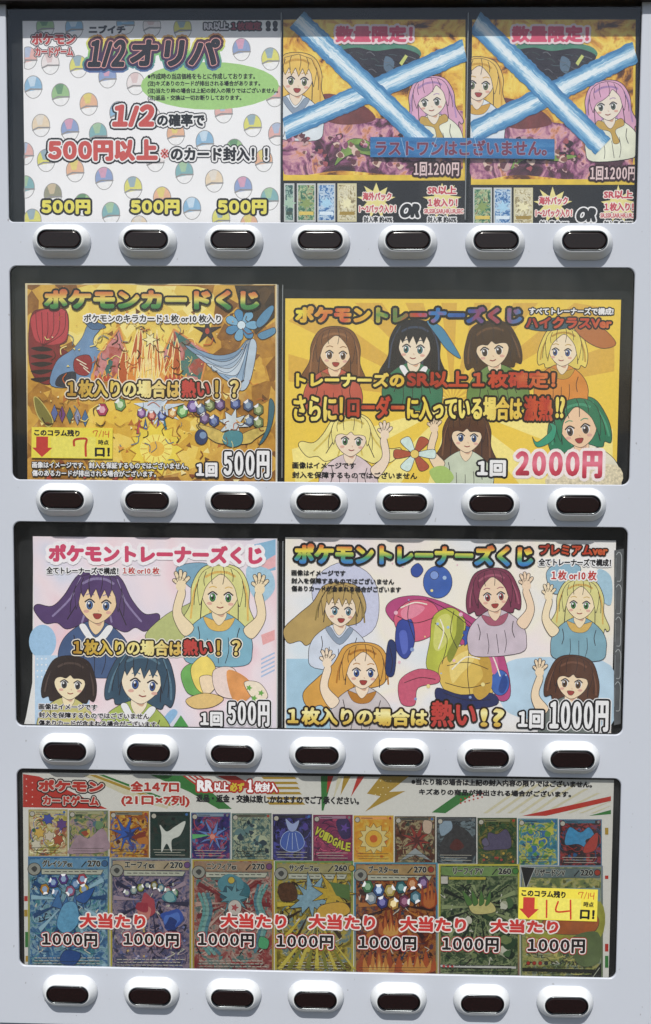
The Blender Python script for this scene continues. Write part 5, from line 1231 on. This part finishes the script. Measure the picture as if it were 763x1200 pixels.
s.endlane()
BX0 = [33, 129.5, 225.5, 322, 415, 514, 610]; BX1 = [128.5, 224.5, 321, 414, 513, 609, 706.5]
NAMES = ['グレイシアex', 'エーフィex', 'ニンフィアex', 'サンダースex', 'ブースターex', 'リーフィアV', 'リザードンV']; HP = ['270', '270', '270', '260', '270', '260', '220']
EDGE = [('#b9b83f', '#3f8ab8'), ('#c9b23a', '#b8b84a'), ('#c8863a', '#a8a04a'), ('#b8b03a', '#c8b84a'), ('#3f86a8', '#c9b03a'), ('#b8b84a', '#8a5a6a'), ('#6f7a5a', '#7a8a6a')]
for i in range(7):
    a, b = BX0[i], BX1[i]; t, u = 1003.5 + sl(a), 1143 + sl(a); xm = (a + b) / 2; rr = random.Random(40 + i)
    s.lane(); s.part('large_card_picture')
    s.rect(a, t, b, u, mat_grad('card_edge_%d' % i, [(0, EDGE[i][1]), (.5, EDGE[i][0]), (1, ('#3f78b0', '#8aa0a8', '#b8a84a', '#6a9a5a', '#5a9ab0', '#d0c84a', '#8a9aa8')[i])], 'Z', .2, 30))
    s.rect(a + 2.2, t + 2, b - 2.2, u - 1, BIG[i])
    speck(s, a + 2.5, t + 14, b - 2.5, u - 2, 20 + i, 60, 90 + i, 3.6)
    flow(s, a + 4, t + 24, b - 4, u - 3, 20 + i, 130, 190 + i, xm, t + 55)
    for k in range(46):
        x, y = rr.uniform(a + 5, b - 8), rr.uniform(t + 26, u - 26); s.stroke(smoothc([(x, y), (x + rr.uniform(-3, 4), y + rr.uniform(-4, 4)), (x + rr.uniform(-5, 5), y + rr.uniform(-7, 7))], 2, False), rr.uniform(.6, 1.4), mat(('#1c2230', '#e4e2d0', '#20161a')[k % 3]))
    # header plate with name, points and spots
    s.poly([(a + 3, t + 3), (b - 3, t + 3), (b - 3, t + 14), (a + 20, t + 14), (a + 3, t + 12)], mat(('#6f9fc0', '#b9a98a', '#a88a70', '#a8a070', '#b89a6a', '#7a9a5a', '#6a7a7a')[i], var=.15, scale=120))
    s.text(NAMES[i], (a + 17, t + 4.2, a + 52, t + 12.2), INK, [(.5, mat('#d8d8c8'))], .6); s.text(HP[i], (a + 70, t + 4.5, a + 85, t + 11.8), INK, [(.5, mat('#d8d8c8'))], .8)
    s.ell(a + 90, t + 8, 3.6, 3.6, mat(('#3f6a98', '#5a3f6a', '#7a4a78', '#c8a83a', '#a8402e', '#4a8a3f', '#a8402e')[i]), INK, .7, 0, 16); s.stroke([(a + 63, t + 12), (a + 68, t + 6)], 1.4, INK)
    if i < 5:
        s.ell(a + 7.5, t + 14.5, 7.6, 7.2, mat('#a5a59a'), mat('#3a3a38'), .8); s.blob([(a + 4, t + 14), (a + 8, t + 11), (a + 11, t + 14), (a + 8, t + 18)], mat('#4a4a48'))
        s.poly([(a + 16, t + 14.5), (b - 7, t + 15.5), (b - 10, t + 21), (a + 16, t + 20.5)], mat('#c9cbb8'), mat('#4a5a50'), .5)
        for k in range(9): s.stroke([(a + 20 + k * 7, t + 17.4), (a + 24.5 + k * 7, t + 17.6)], .9, INK)
        s.poly([(a + 36, u - 8), (b - 4, u - 7), (b - 5, u - 1.5), (a + 33, u - 2)], mat('#6f8a70'), mat('#2a3a2e'), .5); s.poly([(a + 38, u - 9), (a + 62, u - 8.6), (a + 58, u - 6), (a + 36, u - 6.2)], mat('#24302a'))
    elif i == 5:
        s.rect(a + 2.5, t + 14, a + 11, t + 23, mat('#d8d4c8'), INK, .6); s.rect(a + 12, t + 15, b - 40, t + 18, mat('#c8b83f'))
        s.poly([(a + 2, u - 22), (b - 4, u - 20), (b - 4, u - 17), (a + 2, u - 19)], mat('#d8d8d0'), INK, .4); s.poly([(a + 2, u - 12), (a + 40, u - 11), (a + 40, u - 8), (a + 2, u - 9)], mat('#c9cba8'), INK, .4)
        for k in range(3): s.ell(a + 6 + k * 5, u - 20.2, 1.6, 1.6, mat('#a83a3a'), n=10)
    else:
        s.poly([(a, t + 1), (a + 17, t + 2), (a + 6, t + 28)], mat('#1e1e20'), mat('#c9ccc8'), .8)
        s.poly([(a + 2, u - 20), (b - 8, u - 18), (b - 4, u - 14), (a + 2, u - 16)], mat('#26261e')); s.poly([(a + 30, u - 10), (b - 14, u - 12), (b - 2, u - 26), (b - 2, u - 2), (a + 22, u - 3)], mat('#1f1f1c'))
        s.stroke([(a + 70, u - 3), (b - 12, u - 9), (b - 4, u - 20)], .8, mat('#c9ccb8'))
        for k in range(4): s.ell(a + 9 + k * 7, u - 25.5, 2.3, 2.3, mat('#b03a2c' if k < 3 else '#3a3a36'), LINE, .4, 0, 12)
        s.text('ヒートブラスト', (a + 36, u - 28.5, a + 68, u - 22.5), INK, [], .4)
    # abstract picture in the middle
    Y0 = t + 50
    cols = [h for _, h in PALS[20 + i]]
    for k in range(18):
        t0 = k * .349 + rr.uniform(-.08, .08); e_ = lambda q, t_: (min(max(xm + q * math.cos(t_), a + 3), b - 3), min(max(Y0 + q * 1.3 * math.sin(t_), t + 24), u - 24))
        s.poly([e_(9, t0), e_(44, t0 - .05), e_(44, t0 + .05)], mat(cols[2 if k % 2 else 0]))
    for k in range(3):                                      # rows of fine print
        x = a + 8
        while x < b - 12:
            q = rr.uniform(2, 6); s.stroke([(x, u - 21 + k * 3.4), (x + q, u - 20.9 + k * 3.4)], .8, mat('#1c1c1a' if i in (5, 6) else '#e4e0d0')); x += q + 1.6
    if i == 0:
        for k, (dx, dy) in enumerate([(-18, -20), (-6, -24), (8, -18), (16, -24), (-28, -12), (2, -10), (-14, -8), (18, -12)]): gem(s, xm + dx, Y0 + dy, 6, ('#3a3f9a', '#5a3a8a', '#3a7ab0', '#b84a5a', '#c9902f', '#a85a80', '#4a90c0', '#d0b840')[k], '#a8c4e8', k)
        for k in range(4): s.poly([(xm - 20 + k * 12, Y0 + 8), (xm - 12 + k * 10, Y0 - 10 + 6 * (k % 2)), (xm - 6 + k * 8, Y0 + 12)], mat('#3f78b0'), mat('#1f3a66'), .7)
        s.blob([(xm - 6, Y0 + 6), (xm + 8, Y0 + 4), (xm + 12, Y0 + 26), (xm - 2, Y0 + 40), (xm - 14, Y0 + 30)], mat('#6fb0d4', var=.15), mat('#1f4a7a'), .7); s.blob([(xm + 8, Y0 - 2), (xm + 30, Y0 - 14), (xm + 20, Y0 + 4)], mat('#2f62a8'), INK, .5)
        s.blob([(xm - 4, u - 30), (xm + 14, u - 26), (xm + 6, u - 12), (xm - 10, u - 16)], mat('#2a5090'), INK, .5)
    elif i == 1:
        for k in range(8): gem(s, xm - 28 + k * 8, Y0 - 20 + 5 * abs(k - 3.5) * .6, 4.6, ('#7a6a9a', '#8aa0a8', '#9aa84a', '#3a3f70', '#8a7a3a', '#5a8aa0', '#a86a7a', '#6a9a70')[k], '#d0d8c8', k)
        splash(s, xm - 4, Y0 + 6, 15, ('#b8505a', '#d88a80', '#a83a4a'), 12); splash(s, xm + 20, Y0 + 24, 15, ('#3a5ab0', '#5a80d0', '#2a3f80'), 15); splash(s, xm + 22, Y0 - 2, 9, ('#4a8a9a', '#90c0c0'), 18)
        for k in range(16): s.ell(rr.uniform(a + 5, b - 5), rr.uniform(Y0 + 30, u - 18), 1.5, 1.5, mat(('#d0c8e0', '#d8b878', '#8a90c0')[k % 3]), n=8)
    elif i == 2:
        for k, c in enumerate(('#6fa8a4', '#88b4ac', '#5a8a98')): s.stroke(smoothc([(a + 8 + k * 5, t + 40), (a + 14 + k * 4, Y0 + 10), (a + 8 + k * 4, Y0 + 40), (a + 20 + k * 6, Y0 + 60)], 5, False), 4, mat(c)); s.stroke(smoothc([(b - 8 - k * 5, t + 30), (b - 16 - k * 3, Y0), (b - 8 - k * 4, Y0 + 26), (b - 22, Y0 + 58)], 5, False), 3.4, mat(c))
        splash(s, xm, Y0 - 14, 20, ('#3f7480', '#5a94a0', '#2f5a6a'), 22); s.star(xm, Y0 - 6, 18, 8, 9, mat('#6aa0aa'), INK, .5, 0, .2); s.ell(xm + 2, Y0 + 6, 8, 9, mat('#dcd2c8'), LINE, .5); s.star(xm + 2, Y0 + 6, 5, 2.4, 5, mat('#b8545a'))
        s.ell(xm - 2, Y0 - 26, 4, 4, mat('#d0b84a'), LINE); s.blob([(b - 16, Y0 + 40), (b - 6, Y0 + 44), (b - 8, Y0 + 54), (b - 18, Y0 + 52)], mat('#5ab07a'), LINE)
    elif i == 3:
        for k in range(9): s.poly([(xm + 4, Y0 + 20), (a + 3 + k * 11, u - 14), (a + 8 + k * 11, u - 12)], mat(('#d8c85a', '#8a8a3a')[k % 2]))
        s.star(xm - 4, Y0 - 6, 26, 12, 10, mat('#8fb4c4', var=.15), INK, .6, .2, .25); s.star(xm + 22, Y0 - 12, 24, 10, 9, mat('#d0b03a', var=.15), INK, .6, 0, .2)
        s.blob([(xm + 8, Y0 + 2), (xm + 34, Y0 - 2), (xm + 42, Y0 + 10), (xm + 20, Y0 + 18), (xm + 4, Y0 + 14)], mat('#e0b44a'), INK, .6); s.blob([(a + 5, t + 28), (a + 22, t + 26), (a + 26, t + 44), (a + 8, t + 46)], mat('#5a3a24', var=.3), INK, .5)
        s.poly([(xm + 18, Y0 - 26), (b - 4, Y0 - 22), (b - 4, Y0 - 4), (xm + 26, Y0 - 10)], mat('#5a7a3f'))
    elif i == 4:
        for k in range(11): gem(s, a + 16 + (k % 6) * 13 + 4 * (k // 6), Y0 - 22 + (k // 6) * 15 + 5 * math.sin(k), 7, ('#3f7a4a', '#3a5a90', '#c8b05a', '#2f6a70', '#b8642f', '#5a3a6a', '#8a9aa8', '#3f3a80', '#c89a4a', '#7a3a5a', '#4a7a8a')[k], ('#a8d0a8', '#a8c0e0', '#efe0b0', '#8ac0c0', '#f0b888', '#b090c0', '#d8e0e0', '#9a96d8', '#f0d8a0', '#c88aa8', '#a8ccd8')[k], k)
        flames(s, xm - 6, Y0 + 34, 34, 34, ['#8a3a24', '#c8703a', '#e0a85a'], 5); flames(s, xm - 20, u - 10, 44, 34, ['#a8502c', '#d08a44', '#e8b868'], 5); flames(s, xm + 24, u - 12, 40, 28, ['#b85a30', '#d89a50'], 5); flames(s, b - 10, Y0, 16, 34, ['#a84a2a', '#c8743c'], 4)
    elif i == 5:
        for k in range(14): splash(s, rr.uniform(a + 10, b - 10), rr.uniform(t + 28, u - 30), rr.uniform(5, 10), (('#2f4a2f', '#7a8a58'), ('#b9bca0', '#dcdcc8'), ('#1f2f22', '#4a6a42'))[k % 3], 60 + k)
        s.blob([(xm - 12, Y0 - 4), (xm + 2, Y0 - 10), (xm + 16, Y0 - 4), (xm + 18, Y0 + 6), (xm - 6, Y0 + 8)], mat('#d8cf8a', var=.1), LINE); 
        for k in range(4): s.blob([(xm - 14 + k * 7, Y0 - 2), (xm - 20 + k * 11, Y0 - 20), (xm - 8 + k * 7, Y0 - 6)], mat('#55803f'), LINE, .4)
    else:
        s.rect(a + 3, t + 26, b - 3, t + 46, mat('#8fa8a8', var=.2, scale=70)); s.blob([(a + 3, t + 56), (a + 30, t + 44), (xm, t + 50), (b - 3, t + 42), (b - 3, t + 84), (xm, t + 88), (a + 3, t + 80)], mat('#a8a84a', var=.25, scale=70))
        s.blob([(xm - 14, t + 58), (xm + 20, t + 54), (b - 6, t + 60), (b - 12, t + 78), (xm - 4, t + 80), (xm - 24, t + 72)], mat('#b8683a', var=.2, scale=60), LINE); s.blob([(xm + 10, t + 86), (b - 6, t + 78), (b - 4, t + 112), (xm + 20, t + 116)], mat('#6a7a50', var=.2, scale=60))
    for k in range(2): s.stroke([(a + 6, u - 17 + 3 * k + (0 if i < 5 else 40)), (b - 12 - 14 * k, u - 16.6 + 3 * k + (0 if i < 5 else 40))], .5, mat('#2e3430')) if i < 5 else None
    s.done()

s.endlane()
INK_VAL = .95
WINM = mat('#c23a36')
for a, b, y0, y1 in [(93.5, 171, 1070, 1087.5), (258.5, 336, 1070, 1087.5), (361.5, 440, 1071, 1089), (468.5, 546.5, 1074, 1091.5), (574.5, 654.5, 1077, 1093)]:
    s.lettering('winner_lettering', '大当たり', (a, y0, b, y1), WINM, [(1.7, mat('#ece2dc'))], 2.0)
for a, b, y0, y1 in [(49.5, 114.5, 1093, 1108.5), (145, 210, 1093, 1108.5), (232, 298, 1093, 1109), (324, 390.5, 1095, 1111), (420, 488, 1096.5, 1112.5), (518, 584.5, 1098, 1114.5), (618, 685.5, 1099.5, 1116)]:
    s.lettering('price_lettering', '１０００円', (a, y0, b, y1), mat('#1a1214'), [(2.3, mat('#a8322e')), (1.3, mat('#ece4e0'))], 1.7, tight=.2)
note_sticker(s.front(), 607.8, 1041.2, 700.2, 1078.5, .032, 'yellow count sticker with handwritten red 14 on the bottom poster of printed cards', 14)
